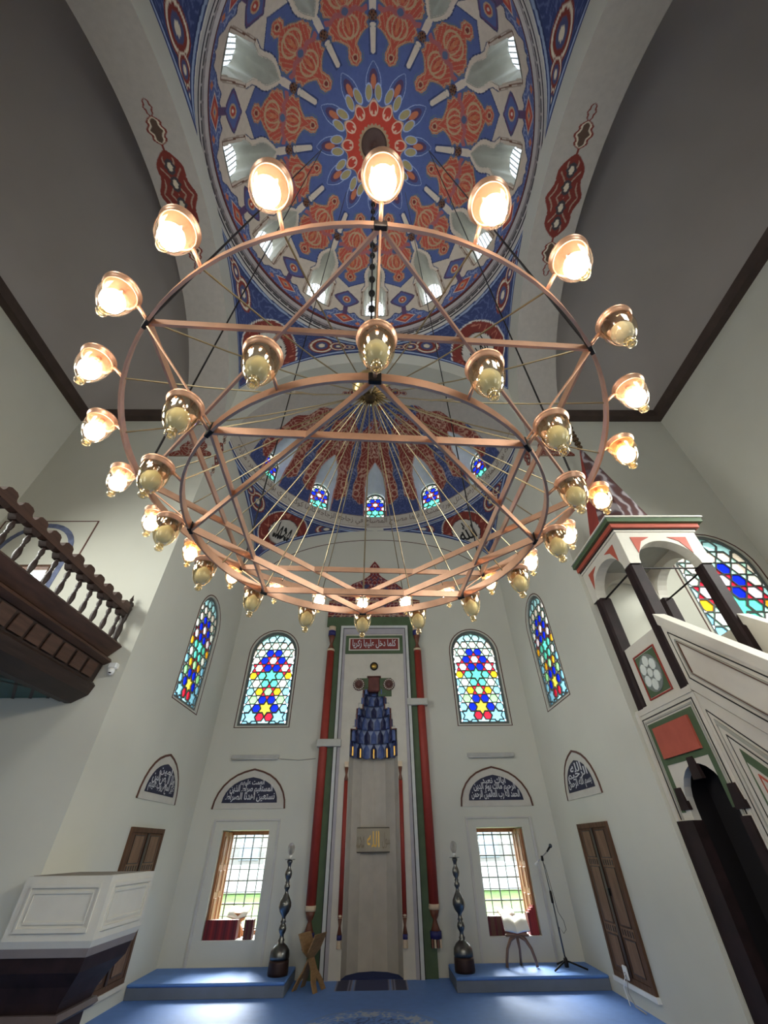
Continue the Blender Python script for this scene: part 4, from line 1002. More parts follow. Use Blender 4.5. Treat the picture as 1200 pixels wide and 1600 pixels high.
    for s in (-1, 1):
        x = s*0.345
        MB().bbox(min(s*0.1, s*0.4), max(s*0.1, s*0.4), -0.09, -0.08, 4.35 if s < 0 else 4.2, 4.6, 0.002).ob('green_patch', M_GREEN, T)
        r = MB().lathe([(0.001, -0.13), (0.04, -0.125), (0.06, -0.1), (0.11, -0.105), (0.135, -0.09), (0.135, -0.08)], 24, (x, 0, 4.46), 'y').ob('rosette', mat('rosette_brown', (92, 58, 52), 0.6), T)
        for q in range(16):
            t = 2*PI*q/16; MB().ball((x+0.108*math.cos(t), -0.108, 4.46+0.108*math.sin(t)), 0.016, 6, 4).ob('rosette_bead', M_CREAM, r)
    MB().bbox(-0.13, 0.13, -0.12, 0.05, 4.3, 4.62, 0.02).ob('hood_keystone', mat('keystone_red', (104, 56, 50), 0.6, noise=0.3), T)
    # stalactite hood: tiers of pointed cells
    m_c = [mat('tile_blue', (86, 102, 152), 0.4, noise=0.2), mat('slate_blue', (150, 162, 194), 0.4, noise=0.2), mat('dark_indigo', (48, 50, 86), 0.4, noise=0.2)]
    tiers = [(3.08, 3.34, 0.49, 9), (3.34, 3.60, 0.45, 9), (3.60, 3.84, 0.40, 8), (3.84, 4.06, 0.34, 7), (4.06, 4.26, 0.27, 6), (4.26, 4.42, 0.19, 5)]
    for ti, (z0, z1, R, nc) in enumerate(tiers):
        # backing band of the tier
        bk = MB(); q = 18; rr2 = tiers[ti+1][2] if ti+1 < len(tiers) else 0.1
        ring = [(math.cos(PI*i/q), math.sin(PI*i/q)) for i in range(q+1)]
        bk.add([(R*x, R*y*0.98-0.10, z0) for x, y in ring]+[(R*x*1.0, R*y*0.98-0.10, z1) for x, y in ring]+[(rr2*x, rr2*y-0.10, z1+0.001) for x, y in ring],
               [(i, i+1, q+2+i, q+1+i) for i in range(q)]+[(q+1+i, q+2+i, 2*q+3+i, 2*q+2+i) for i in range(q)])
        tb = bk.ob('hood_tier', m_c[1], T)
        for i in range(nc):
            a0, a1 = PI*i/nc, PI*(i+1)/nc; am = (a0+a1)/2; w = R*(a1-a0)*0.38
            rx, ry = math.cos(am), math.sin(am)*0.98; tx, ty = -math.sin(am), math.cos(am)
            # a pointed concave cell standing slightly proud of the tier
            zz = [z0-0.015, z0+(z1-z0)*0.55, z1-0.01]; f = MB()
            prof = [(-w, zz[0]), (-w*0.2, zz[0]-0.02 if ti == 0 else zz[0]), (w*0.2, zz[0]-0.02 if ti == 0 else zz[0]), (w, zz[0]), (w, zz[1]), (0, zz[2]), (-w, zz[1])]
            rin = R-0.012
            front = [((rin-0.028)*rx+u*tx, (rin-0.028)*ry-0.10+u*ty, z) for u, z in prof]; n_ = len(front)
            cen = ((R-0.004)*rx, (R-0.004)*ry-0.10, z0+(z1-z0)*0.35)
            rear = [((R+0.01)*rx+u*tx, (R+0.01)*ry-0.10+u*ty, z) for u, z in prof]
            f.add(front+[cen]+rear, [(j, (j+1) % n_, n_) for j in range(n_)]+[(j, (j+1) % n_, n_+1+(j+1) % n_, n_+1+j) for j in range(n_)])
            f.ob('hood_cell', (m_c[2] if (i+ti) % 2 == 0 else m_c[0]), tb)
            if ti == 0 and i % 2 == 0:
                MB().box(-0.014, 0.014, -0.006, 0.006, z0-0.02, z0+0.15).ob('hood_gold', M_GOLD, tb).location = ((R-0.045)*rx, (R-0.045)*ry-0.10, 0)
    # plaque in the niche
    b = MB().bbox(-0.42, 0.42, 0.36, 0.40, 1.52, 1.90, 0.004).ob('plaque_frame', mat('plaque_edge', (70, 60, 50), 0.5), T)
    p = MB().bbox(-0.405, 0.405, 0.352, 0.37, 1.535, 1.885, 0.003).ob('plaque', mat('plaque_ground', (168, 158, 140), 0.5), T)
    lettering('lettering', 'الله', lambda a, z, d: (a, d, z), -0.12, 0.12, 1.6, 1.84, 0.349, M_GOLD, p, 0.01)
    for x, tx in ((-0.27, 'محمد'), (0.27, 'رسول')):
        lettering('lettering', tx, lambda a, z, d: (a, d, z), x-0.1, x+0.1, 1.58, 1.82, 0.35, mat('dull_relief', (140, 128, 108), 0.6), p, 0.005)
    return T
build_mihrab()

# ------------------------------------------------------------------ chandelier
def build_chandelier():
    C = Vector((0.042, 2.152, 0)); ZO, RO, ZI, RI = 3.66, 1.652, 3.235, 1.172; A0 = math.radians(3.2)
    T = thing('chandelier', 'huge copper ring chandelier of two star-braced tiers with glass lamps', 'chandelier', C)
    def node(k, n, R, z):
        t = A0+2*PI*k/n; return Vector((R*math.sin(t), -R*math.cos(t), z))
    def strip_ring(name, R, z, h=0.06, th=0.014):
        n = 96; b = MB(); v = []
        for r, zz in ((R-th/2, z-h/2), (R+th/2, z-h/2), (R+th/2, z+h/2), (R-th/2, z+h/2)):
            v += [(r*math.sin(2*PI*i/n), -r*math.cos(2*PI*i/n), zz) for i in range(n)]
        b.add(v, [(k*n+i, k*n+(i+1) % n, ((k+1) % 4)*n+(i+1) % n, ((k+1) % 4)*n+i) for k in range(4) for i in range(n)])
        return autosmooth(b.ob(name, M_COPPER, T), 30)
    strip_ring('outer_ring', RO, ZO); strip_ring('inner_ring', RI, ZI, 0.062)
    def bar(p, q, h=0.052, th=0.014, lift=0.0):
        d = (q-p).normalized(); s = d.cross(Vector((0, 0, 1))).normalized()*th/2; u = Vector((0, 0, h/2)); o = Vector((0, 0, lift))
        pts = [p-s-u+o, p+s-u+o, p+s+u+o, p-s+u+o, q-s-u+o, q+s-u+o, q+s+u+o, q-s+u+o]
        MB().add(pts, [(0, 1, 2, 3), (7, 6, 5, 4), (0, 4, 5, 1), (1, 5, 6, 2), (2, 6, 7, 3), (3, 7, 4, 0)]).ob('star_bar', M_COPPER, T)
    for R, z in ((RO-0.008, ZO), (RI-0.008, ZI)):
        for k in range(8): bar(node(k, 8, R, z), node(k+2, 8, R, z), lift=0.004 if k % 2 else -0.004)
        for k in range(8):
            p = node(k, 8, R+0.006, z); t = A0+2*PI*k/8
            MB().bbox(-0.03, 0.03, -0.012, 0.012, -0.035, 0.035, 0.004).ob('clamp', M_IRON, T, loc=p).rotation_euler = (0, 0, t)
    # ties between tiers
    for k in range(8):
        MB().tube([node(k, 8, RO, ZO-0.02), node(k, 8, RI, ZI+0.03)], 0.006, 6).ob('tie_rod', M_COPPER, T)
    # hub
    HZ = 4.92
    MB().lathe([(0.0, HZ-0.06), (0.07, HZ-0.06), (0.145, HZ), (0.17, HZ+0.06), (0.175, HZ+0.1), (0.16, HZ+0.16), (0.11, HZ+0.22), (0.05, HZ+0.26), (0.03, HZ+0.34), (0.0, HZ+0.36)], 28).ob('hub', M_BRASS, T, True)
    MB().lathe([(0.0, HZ-0.10), (0.05, HZ-0.10), (0.06, HZ-0.05)], 20).ob('hub_plate', mat('dark_brass', (84, 70, 48), 0.4, 0.8), T, True)
    # rods from the hub to every lamp
    m_rod = mat('brass_rod', (150, 134, 104), 0.35, 0.9)
    for n, R, z in ((24, RO, ZO), (16, RI, ZI)):
        for k in range(n):
            p = node(k, n, R, z+0.01); h = Vector((p.x, p.y, 0)).normalized()*0.06+Vector((0, 0, HZ-0.07))
            mid = (p+h)/2-Vector((0, 0, 0.06*(R/1.6)))
            MB().tube([h, (h*3+p)/4-Vector((0, 0, 0.045)), mid, (h+p*3)/4-Vector((0, 0, 0.045)), p], 0.0052, 5).ob('rod', m_rod, T)
    # suspension: beaded chain in the middle, cables to hooks in the dome
    ztop = DB+DH-0.2
    apex = Vector((-C.x, DD-C.y, ztop))
    b = MB().tube([(0, 0, HZ+0.34), apex], 0.012, 6).ob('chain', M_IRON, T)
    for i in range(26):
        f = i/26; p = Vector((0, 0, HZ+0.45)).lerp(apex, f); MB().ball((0, 0, 0), 0.045, 10, 6, 1.15).ob('chain_bead', M_IRON, b, True, loc=p)
    for s, ks in ((-1, (7, 6)), (1, (1, 2))):
        hook = Vector((s*1.52, -0.24, DB+3.42))
        for k in ks:
            MB().tube([hook, node(k, 8, RO, ZO+0.02)], 0.009, 5).ob('cable', M_IRON, T)
    for s, k in ((-1, 5), (1, 3)):
        MB().tube([Vector((s*0.9, 0.75, DB+3.6)), node(k, 8, RO, ZO+0.02)], 0.008, 5).ob('cable', M_IRON, T)
    # ---- lamps: cap and arm (part), glass shade, knob, bulb (sub-parts); z=0 is the cap plate
    m_gl = glass_mat('amber_glass', (0.92, 0.84, 0.64), 0.09, 0.08, 0.05); m_gc = glass_mat('smoky_clear_glass', (0.90, 0.83, 0.72), 0.07, 0.08, 0.014)
    m_on = emit_mat('lit_bulb', (255, 248, 236), 36.0); m_off = mat('unlit_bulb', (250, 244, 214), 0.4, noise=0.02); m_on2 = emit_mat('warm_lit_bulb', (255, 216, 160), 34.0)
    cap = MB()
    cap.lathe([(0.0, 0.035), (0.03, 0.034), (0.06, 0.02), (0.088, 0.012), (0.092, 0.004), (0.088, -0.004), (0.082, -0.010), (0.082, -0.026), (0.076, -0.028), (0.074, -0.004), (0.0, 0.004)], 28)
    cap.lathe([(0.014, 0.0), (0.016, -0.045), (0.0, -0.05)], 12)
    cap.tube([(0, 0.075, -0.012), (0, 0.105, -0.03), (0, 0.150, -0.066)], [0.012, 0.01, 0.009], 8)
    capm = cap.me('lamp_cap', True)
    gp = [(0.076, -0.012), (0.079, -0.03), (0.08, -0.06), (0.078, -0.09), (0.07, -0.125), (0.056, -0.16), (0.038, -0.185), (0.024, -0.197)]
    glm = MB().lathe(gp, 28).me('glass_shade', True)
    knm = MB().lathe([(0.024, -0.197), (0.02, -0.204), (0.024, -0.214), (0.027, -0.226), (0.022, -0.238), (0.012, -0.242), (0.010, -0.236), (0.016, -0.226), (0.012, -0.216), (0.0, -0.212)], 18).me('knob', True)
    bum = MB().lathe([(0.014, -0.045), (0.024, -0.058), (0.044, -0.078), (0.055, -0.108), (0.050, -0.140), (0.033, -0.166), (0.001, -0.177)], 18).me('bulb', True)
    bum_on = bum.copy(); bum_on2 = bum.copy(); glm2 = glm.copy()
    for me, m in ((capm, M_COPPER), (glm, m_gl), (glm2, m_gc), (knm, m_gl), (bum, m_off), (bum_on, m_on), (bum_on2, m_on2)): me.materials.append(m)
    for n, R, z, lit in ((24, RO+0.152, ZO+0.072, True), (16, RI+0.150, ZI+0.05, False)):
        for k in range(n):
            t = A0+2*PI*k/n
            o = link('lamp', capm, None, T, loc=(R*math.sin(t), -R*math.cos(t), z+0.005)); o.rotation_euler = (0, 0, t)
            link('glass_shade', glm2 if lit else glm, None, o); link('knob', knm, None, o)
            on = lit and k != 3
            link('bulb', (bum_on2 if k in (5, 6, 9, 15, 16) else bum_on) if on else bum, None, o)
build_chandelier()

# ------------------------------------------------------------------ minbar
def build_minbar():
    X0, X1, Y0, Y1 = 3.52, 4.66, 4.50, 5.69
    T = thing('minbar', 'white stepped minbar with dark posts, painted canopy and marbled spire', 'minbar', (0, 0, 0))
    m_w = mat('minbar_white', (206, 200, 188), 0.6, noise=0.03); m_g2 = mat('minbar_grey', (160, 158, 148), 0.6); m_op = mat('passage_shade', (22, 18, 20), 0.8)
    fL = lambda a, z, d: (X0+d, a, z)        # left face, d<0 towards the alcove
    def panel(name, pts, d0, d1, m, par=T): return MB().prism(pts, fL, d0, d1).ob(name, m, par)
    # --- tower: side walls with a passage through
    ar = [(a+5.0, z) for a, z in arch_pts(0.74, 2.26, 0.36, 12)]
    ar[0] = (ar[0][0], 0.0); ar[1] = (ar[1][0], 0.0)
    cut = [(Y1, 0), (Y1, 2.84), (Y0, 2.84), (Y0, 0)]
    outl = [(Y0, 0), ar[0]]+[p for p in reversed(ar[2:])]+[ar[1], (Y1, 0), (Y1, 2.88), (Y0, 2.88)]
    for d, nm in ((0.0, 'tower_wall'), (X1-X0-0.08, 'tower_wall')): panel(nm, outl, d, d+0.08, m_w)
    MB().box(X0+0.01, X1-0.01, Y0, Y0+0.05, 0, 2.88).ob('tower_wall', m_w, T)
    # lower dark stone jambs and near-black pieces standing in for the passage's shade
    for ya, yb_ in ((4.52, 4.634), (5.365, 5.67)): panel('stone_jamb', rect_pts(ya, yb_, 0, 1.79), -0.025, 0.09, M_STONE)
    for k, (ya, za) in enumerate(((5.43, 2.02), (4.57, 1.98), (5.0, 2.26))):
        panel('voussoir', [(ya-0.08, za-0.14), (ya+0.08, za-0.14), (ya+0.05, za+0.06), (ya-0.05, za+0.06)], -0.02, 0.02, M_STONE)
    MB().box(X0+0.09, X1-0.09, 5.38, 5.66, 0, 2.3).ob('passage_shade_block', m_op, T)
    MB().box(X0+0.3, X0+0.35, 4.55, 5.6, 0, 2.5).ob('passage_shade_sheet', m_op, T)
    # painted panel frame on the left face
    panel('edge_strip', rect_pts(5.62, 5.69, 0, 2.9), -0.02, 0.0, m_w)
    b = MB(); ribbon(b, [(4.56, 1.80), (4.56, 2.81), (5.60, 2.81), (5.60, 1.80)], fL, 0.014, -0.006, 0.001, False); b.ob('dark_line', M_BLACK, T)
    b = MB(); ribbon(b, [(4.60, 1.80), (4.60, 2.77), (5.56, 2.77), (5.56, 1.80)], fL, 0.03, -0.01, 0.001, False); b.ob('moulding', m_g2, T)
    panel('green_field', [(4.63, 1.86), (4.70, 1.86), (4.70, 2.30), (5.46, 2.30), (5.46, 1.86), (5.53, 1.86), (5.53, 2.74), (4.63, 2.74)], -0.006, 0.001, M_GREEN)
    panel('terracotta_panel', rect_pts(4.73, 5.43, 2.36, 2.68), -0.03, -0.005, M_TERRA)
    # --- floor of the pavilion, parapet with pierced rosette
    MB().box(X0-0.01, X1+0.01, Y0, Y1, 2.86, 2.93).ob('platform', m_w, T)
    pz0, pz1 = 2.93, 3.66
    for d in (0.03, X1-X0-0.09):
        po = panel('parapet', rect_pts(4.67, 5.44, pz0, pz1), d, d+0.06, m_w)
        if d < 0.1:
            b = MB(); ribbon(b, rect_pts(4.82, 5.30, 2.98, 3.50), fL, 0.02, 0.014, 0.031); b.ob('rosette_frame', M_RED, po)
            panel('rosette_ground', rect_pts(4.84, 5.28, 3.0, 3.48), 0.02, 0.03, M_GREEN, po)
            c = (5.06, 3.24); circ = [(c[0]+0.205*math.cos(2*PI*i/28), c[1]+0.225*math.sin(2*PI*i/28)) for i in range(28)]
            panel('rosette_disc', circ, 0.010, 0.02, mat('rosette_grey', (118, 124, 120), 0.6), po)
            for i in range(7):
                q = (c[0]+(0.125*math.cos(2*PI*i/6+0.5) if i < 6 else 0), c[1]+(0.14*math.sin(2*PI*i/6+0.5) if i < 6 else 0)); r = 0.062 if i < 6 else 0.05
                panel('rosette_petal', [(q[0]+r*math.cos(PI/4*j), q[1]+r*1.1*math.sin(PI/4*j)) for j in range(8)], 0.002, 0.012, mat('petal_white', (208, 212, 206), 0.6), po)
    # --- four dark posts
    for (x, y, z0) in ((X0, Y1-0.24, 2.90), (X0, Y0, 2.90), (X1-0.17, Y0, 2.93), (X1-0.17, Y1-0.24, 2.93)):
        MB().bbox(x-0.012, x+0.17, y, y+0.17, z0, 4.5, 0.025).ob('post', M_STONE, T)
    # --- canopy: four arched walls
    def arched(w):  # beam with an arch cut: outline in (a,z), a from 0..w
        p = [(0, 4.5), (0.13, 4.5)]
        for i in range(17):
            t = PI-PI*i/16; p.append((w/2+(w/2-0.15)*math.cos(t), 4.5+0.37*math.sin(t)))
        return p+[(w-0.13, 4.5), (w, 4.5), (w, 5.02), (0, 5.02)]
    wY, wX = Y1-Y0, X1-X0
    for d in (0.0, wX-0.15):
        MB().prism(arched(wY), lambda a, z, d_: (X0+d_, Y0+a, z), d, d+0.15).ob('canopy_arch', m_w, T)
    for d in (0.0, wY-0.15):
        MB().prism(arched(wX), lambda a, z, d_: (X0+0.004+a*(wX-0.008)/wX, Y0+d_, z), d-0.004, d+0.145).ob('canopy_arch', m_w, T)
    for s in (0, 1):
        w = wY if s == 0 else wX
        fn = (lambda a, z, d: (X0+d, Y0+a, z)) if s == 0 else (lambda a, z, d: (X0+a, Y0-0.005+d, z))
        for m_ in (0, 1):
            tri = [(0.17, 4.93), (0.44, 4.93), (0.30, 4.86), (0.19, 4.66)]
            if m_: tri = [(w-a, z) for a, z in tri]
            MB().prism(tri, fn, -0.006, 0.002).ob('red_spandrel', M_TERRA, T)
    MB().box(X0+0.1, X1-0.1, Y0+0.1, Y1-0.1, 4.98, 5.02).ob('canopy_ceiling', m_g2, T)
    # iron tie bars
    for p, q in (((X0+0.08, Y0+0.1, 4.47), (X0+0.08, Y1-0.15, 4.47)), ((X0+0.08, Y0+0.085, 4.47), (X1-0.08, Y0+0.085, 4.47)), ((X1-0.08, Y0+0.1, 4.47), (X1-0.08, Y1-0.15, 4.47))):
        MB().tube([p, q], 0.014, 6).ob('tie_bar', M_IRON, T)
    # cornice steps
    for o, z0, z1, m, nm in ((0.02, 5.02, 5.05, m_w, 'cornice'), (0.035, 5.05, 5.065, M_BLACK, 'cornice_line'), (0.07, 5.065, 5.13, M_TERRA, 'cornice'), (0.12, 5.13, 5.20, M_GREEN, 'cornice'), (0.14, 5.20, 5.225, m_w, 'cornice')):
        MB().box(X0-o, X1+o, Y0-o, Y1, z0, z1).ob(nm, m, T)
    # spire: eight-sided marbled cone, and finial
    cx, cy = (X0+X1)/2, 5.1; n = 8; R, z0, z1 = 0.54, 5.22, 7.50
    m_m = bpy.data.materials.new('marbled_paint'); m_m.use_nodes = True; t = m_m.node_tree; bb = t.nodes['Principled BSDF']; bb.inputs['Roughness'].default_value = 0.5
    tc = t.nodes.new('ShaderNodeTexCoord'); wv = t.nodes.new('ShaderNodeTexWave'); wv.inputs['Scale'].default_value = 1.6; wv.inputs['Distortion'].default_value = 9; wv.inputs['Detail'].default_value = 2; wv.inputs['Detail Scale'].default_value = 1.4
    rp = t.nodes.new('ShaderNodeValToRGB'); rp.color_ramp.elements[0].color = L4((92, 62, 60)); rp.color_ramp.elements[1].color = L4((170, 160, 162)); rp.color_ramp.elements[0].position = 0.4; rp.color_ramp.elements[1].position = 0.95
    e = rp.color_ramp.elements.new(0.75); e.color = L4((104, 88, 96))
    t.links.new(tc.outputs['Object'], wv.inputs[0]); t.links.new(wv.outputs[0], rp.inputs[0]); t.links.new(rp.outputs[0], bb.inputs['Base Color'])
    for i in range(n):
        a0, a1 = 2*PI*(i-0.5)/n, 2*PI*(i+0.5)/n
        p = [(cx+R*math.cos(a)*k, cy+R*math.sin(a)*k, z) for a, k, z in ((a0, 1, z0), (a1, 1, z0), (a1, 0.05, z1), (a0, 0.05, z1))]
        am = (a0+a1)/2; off = Vector((math.cos(am), math.sin(am), 0.2))*-0.03
        MB().add(p+[tuple(Vector(q)+off) for q in p], [(0, 1, 2, 3), (7, 6, 5, 4), (0, 4, 5, 1), (1, 5, 6, 2), (2, 6, 7, 3), (3, 7, 4, 0)]).ob('spire_facet', M_RED if i == 4 else m_m, T)
    f = MB().tube([(cx, cy, z1-0.05), (cx, cy, z1+0.75)], 0.012, 6).ob('finial_rod', M_BRASS, T)
    for z, r in ((0.08, 0.055), (0.2, 0.06), (0.32, 0.06), (0.43, 0.055), (0.54, 0.05), (0.68, 0.06)):
        MB().ball((cx, cy, z1+z), r, 12, 8, 0.75).ob('finial_ball', mat('dark_bronze', (96, 76, 58), 0.4, 0.8), f, True)
    # --- stairs, balustrades and triangular side towards the rear
    ys, ye = Y0, 1.35; zs = 2.90
    ns = 13
    for i in range(ns):
        y1_ = ys-(ys-ye)*i/ns; y0_ = ys-(ys-ye)*(i+1)/ns; z = zs*(1-(i+0.6)/ns)
        MB().box(X0+0.09, X1-0.09, y0_, y1_, max(z-0.3, 0), z).ob('stair', m_w, T)
    for d in (0.0, X1-X0-0.09):
        side = panel('side_wall', [(ye, 0), (ys, 0), (ys, 2.86), (ye, 0.12)], d+0.012, d+0.078, m_w)
        bal = panel('balustrade', [(ye, 0.12), (ys, 2.88), (ys, 3.62), (ye, 0.86)], d, d+0.09, m_w)
        panel('handrail', [(ye, 0.85), (ys, 3.62), (ys, 3.76), (ye, 0.98)], d-0.03, d+0.12, m_w, bal)
        if d == 0.0:
            b = MB(); ribbon(b, [(ye+0.2, 0.42), (ys-0.06, 2.98), (ys-0.06, 3.50), (ye+0.2, 0.94)], fL, 0.012, -0.006, 0.001); b.ob('dark_line', M_BLACK, bal)
            b = MB(); ribbon(b, [(ye+0.25, 0.50), (ys-0.12, 3.01), (ys-0.12, 3.38), (ye+0.25, 0.87)], fL, 0.03, -0.012, 0.001); b.ob('moulding', m_g2, bal)
            b = MB(); ribbon(b, [(ye+0.25, 0.52), (ys-0.14, 3.0), (ys-0.14, 3.36), (ye+0.25, 0.86)], fL, 0.01, -0.014, 0.001); b.ob('dark_line', M_LINE, bal)
            for k, (o, wd, m, dd) in enumerate(((0.05, 0.012, M_BLACK, 0.004), (0.10, 0.05, m_g2, 0.0), (0.155, 0.012, M_BLACK, 0.004), (0.23, 0.10, M_GREEN, 0.004), (0.30, 0.018, M_TERRA, 0.0))):
                b = MB(); ribbon(b, [(ye+0.3+o*2.2, 0.03+o), (ys-o, 0.03+o), (ys-o, 2.78-o*2.4), ], fL, wd, dd, 0.013); b.ob('painted_band', m, side)
build_minbar()

# ------------------------------------------------------------------ gallery on the left
def build_gallery():
    T = thing('gallery_balcony', 'dark wooden gallery balcony with turned balusters and wavy rail', 'balcony', (0, 0, 0))
    XF = -3.70; ya, yb_ = YR+0.01, YF-0.01
    m_br = mat('brown_wood', (74, 52, 42), 0.5, noise=0.3, scale=4, wood=(1, 0.6, 6)); m_d = mat('dark_brown_wood', (48, 35, 30), 0.5, noise=0.3, scale=4, wood=(1, 0.6, 6))
    def run(name, prof, m): return MB().prism(prof, lambda a, z, d: (a, d, z), ya, yb_).ob(name, m, T)
    run('floor_slab', [(-HX+0.01, 3.2), (-4.05, 3.2), (-4.05, 3.6), (-HX+0.01, 3.6)], m_d)
    run('lower_fascia', [(-4.06, 3.10), (-3.98, 3.10), (-3.80, 3.20), (-3.76, 3.32), (-3.80, 3.36), (-4.06, 3.36)], m_d)
    run('fascia', [(-4.06, 3.36), (-3.82, 3.36), (-3.78, 3.60), (-4.06, 3.60)], m_d)
    run('moulding', [(-4.06, 3.60), (-3.76, 3.60), (-3.68, 3.64), (-3.70, 3.68), (-3.78, 3.72), (-4.06, 3.72)], m_br)
    run('base_rail', [(-3.92, 3.72), (-3.76, 3.72), (-3.62, 3.86), (-3.66, 3.90), (-3.92, 3.90)], m_br)
    # fascia panels
    y = yb_-0.1; w = 0.27
    while y-w > -0.5:
        MB().prism(rect_pts(y-w+0.03, y-0.03, 3.39, 3.57), lambda a, z, d: (-3.80+d+(z-3.36)*0.166-0.001, a, z), -0.004, 0.012).ob('fascia_panel', m_br, T)
        y -= w
    # balusters
    bp = [(0.022, 3.88), (0.028, 3.90), (0.03, 3.93), (0.018, 3.96), (0.024, 3.99), (0.034, 4.06), (0.038, 4.12), (0.03, 4.2), (0.018, 4.27), (0.026, 4.295), (0.018, 4.32), (0.028, 4.37), (0.034, 4.42), (0.026, 4.47), (0.018, 4.51), (0.026, 4.54)]
    zf = lambda z: 3.88+(z-3.88)*0.6
    bm_ = MB().lathe([(r*0.95, zf(z)-3.88) for r, z in bp], 10).me('baluster', True); bm_.materials.append(M_DARK)
    hm = MB()
    hm.prism([(a_, z_*0.62) for a_, z_ in ((-0.04, 0.0), (0.04, 0.0), (0.055, 0.03), (0.075, 0.08), (0.065, 0.14), (0.0, 0.17), (-0.065, 0.14), (-0.075, 0.08), (-0.055, 0.03))], lambda a, z, d: (d, a, z), -0.045, 0.045)
    hmm = hm.me('arch_head', False); hmm.materials.append(M_DARK)
    sp = 0.2455
    for y1_, y0_ in ((YF-0.12, 2.66), (2.58, -0.4)):
        n = int((y1_-y0_)/sp); yy = [y1_-0.08-i*sp for i in range(n)]
        for y in yy:
            o = link('baluster', bm_, None, T, loc=(-3.74, y, 3.885)); link('arch_head', hmm, None, o, loc=(0, 0, 0.385))
        # wavy crest rail
        pts = []; m = 8
        top = [(y1_+0.02, zf(4.78))]
        for y in yy:
            for (da, z) in ((0.105, 4.755), (0.085, 4.79), (0.075, 4.835), (0.04, 4.87), (-0.04, 4.87), (-0.075, 4.835), (-0.085, 4.79), (-0.105, 4.755)): top.append((y+da, zf(z)+(0.02 if z > 4.8 else 0.0)))
        top.append((y0_, zf(4.76))); low = [(y0_, zf(4.64)), (y1_+0.02, zf(4.64))]
        MB().prism(top+low, lambda a, z, d: (d, a, z), -3.79, -3.69).ob('crest_rail', m_br, T)
    for y in (YF-0.07, 2.62):
        MB().lathe([(r_, zf(z_)) for r_, z_ in [(0.045, 3.86), (0.05, 3.95), (0.035, 4.0), (0.045, 4.12), (0.05, 4.25), (0.03, 4.4), (0.045, 4.5), (0.05, 4.72), (0.06, 4.8), (0.045, 4.86), (0.06, 4.9), (0.05, 4.96), (0.02, 5.0), (0.03, 5.05), (0.016, 5.1), (0.0, 5.2)]], 12, (-3.74, y, 0)).ob('newel_post', m_d, T, True)
    # soffit: teal boarding with a dark lattice
    MB().box(-HX+0.02, -4.08, ya, yb_, 3.17, 3.198).ob('soffit_board', mat('teal_board', (66, 98, 92), 0.6), T)
    la = MB(); k = 0
    for off in np.arange(-9, 9, 0.30):
        for sg_ in (1, -1):
            p = [(-4.10, 3.9+off), (-6.7, 3.9+off+sg_*2.6*1.3)]
            a, b = Vector((p[0][0], p[0][1])), Vector((p[1][0], p[1][1]))
            t0 = max(0, min(1, ((ya if b.y < a.y else yb_)-a.y)/(b.y-a.y)))
            if a.y < ya or a.y > yb_: continue
            b = a+(b-a)*t0; nn = Vector((-(b-a).y, (b-a).x)).normalized()*0.018
            la.add([(a.x-nn.x, a.y-nn.y, 3.162), (a.x+nn.x, a.y+nn.y, 3.162), (b.x+nn.x, b.y+nn.y, 3.162), (b.x-nn.x, b.y-nn.y, 3.162)], [(0, 1, 2, 3)])
    la.ob('soffit_lattice', m_d, T)
    MB().box(-4.14, -4.06, ya, yb_, 3.12, 3.2).ob('soffit_edge', m_d, T)
    # posts carrying the gallery (under its edge, behind the camera)
    for y in (0.4,): MB().bbox(-4.2, -4.02, y-0.09, y+0.09, 0, 3.17, 0.02).ob('support_post', m_d, T)
    # painted blind arch on the wall above the gallery
    P = thing('wall_painting', 'painted blind arch frame on the wall behind the gallery rail', 'wall painting')
    b = MB(); ribbon(b, rect_pts(-6.72, -5.03, 3.75, 6.22), f_front, 0.03, -0.006, -0.001); b.ob('painted_border', M_LINE, P)
    b = MB(); ribbon(b, shift(arch_pts(1.25, 1.5, 0.62, 16), -5.87, 4.62)[1:], f_front, 0.09, -0.005, -0.001, False); b.ob('blue_band', mat('blue_arch_band', (96, 104, 134), 0.7, noise=0.3, scale=8), P)
    W = thing('window_8', 'small bright window behind the gallery balusters', None, kind='structure')
    MB().box(-6.05, -5.4, YF+0.2, YF+0.21, 4.78, 5.25).ob('pane', MATS['clear_small_pane'], W)
    b = MB(); ribbon(b, rect_pts(-6.06, -5.39, 4.77, 5.26), f_front, 0.05, -0.01, 0.1); b.ob('window_frame', M_OAK, W)
build_gallery()

# security camera on the pier
t = thing('security_camera', 'small white dome security camera under the gallery end', 'security camera', (-3.60, YF, 3.56))
MB().bbox(-0.06, 0.06, -0.09, 0, -0.03, 0.05, 0.015).ob('housing', M_WHITE, t)
MB().lathe([(0.045, 0.0), (0.045, -0.04), (0.035, -0.07), (0.0, -0.085)], 16, (0, -0.055, -0.03)).ob('dome', M_WHITE, t, True)
MB().lathe([(0.018, 0.0), (0.016, -0.012), (0.0, -0.014)], 12, (0.012, -0.085, -0.085)).ob('lens', M_BLACK, t, True)

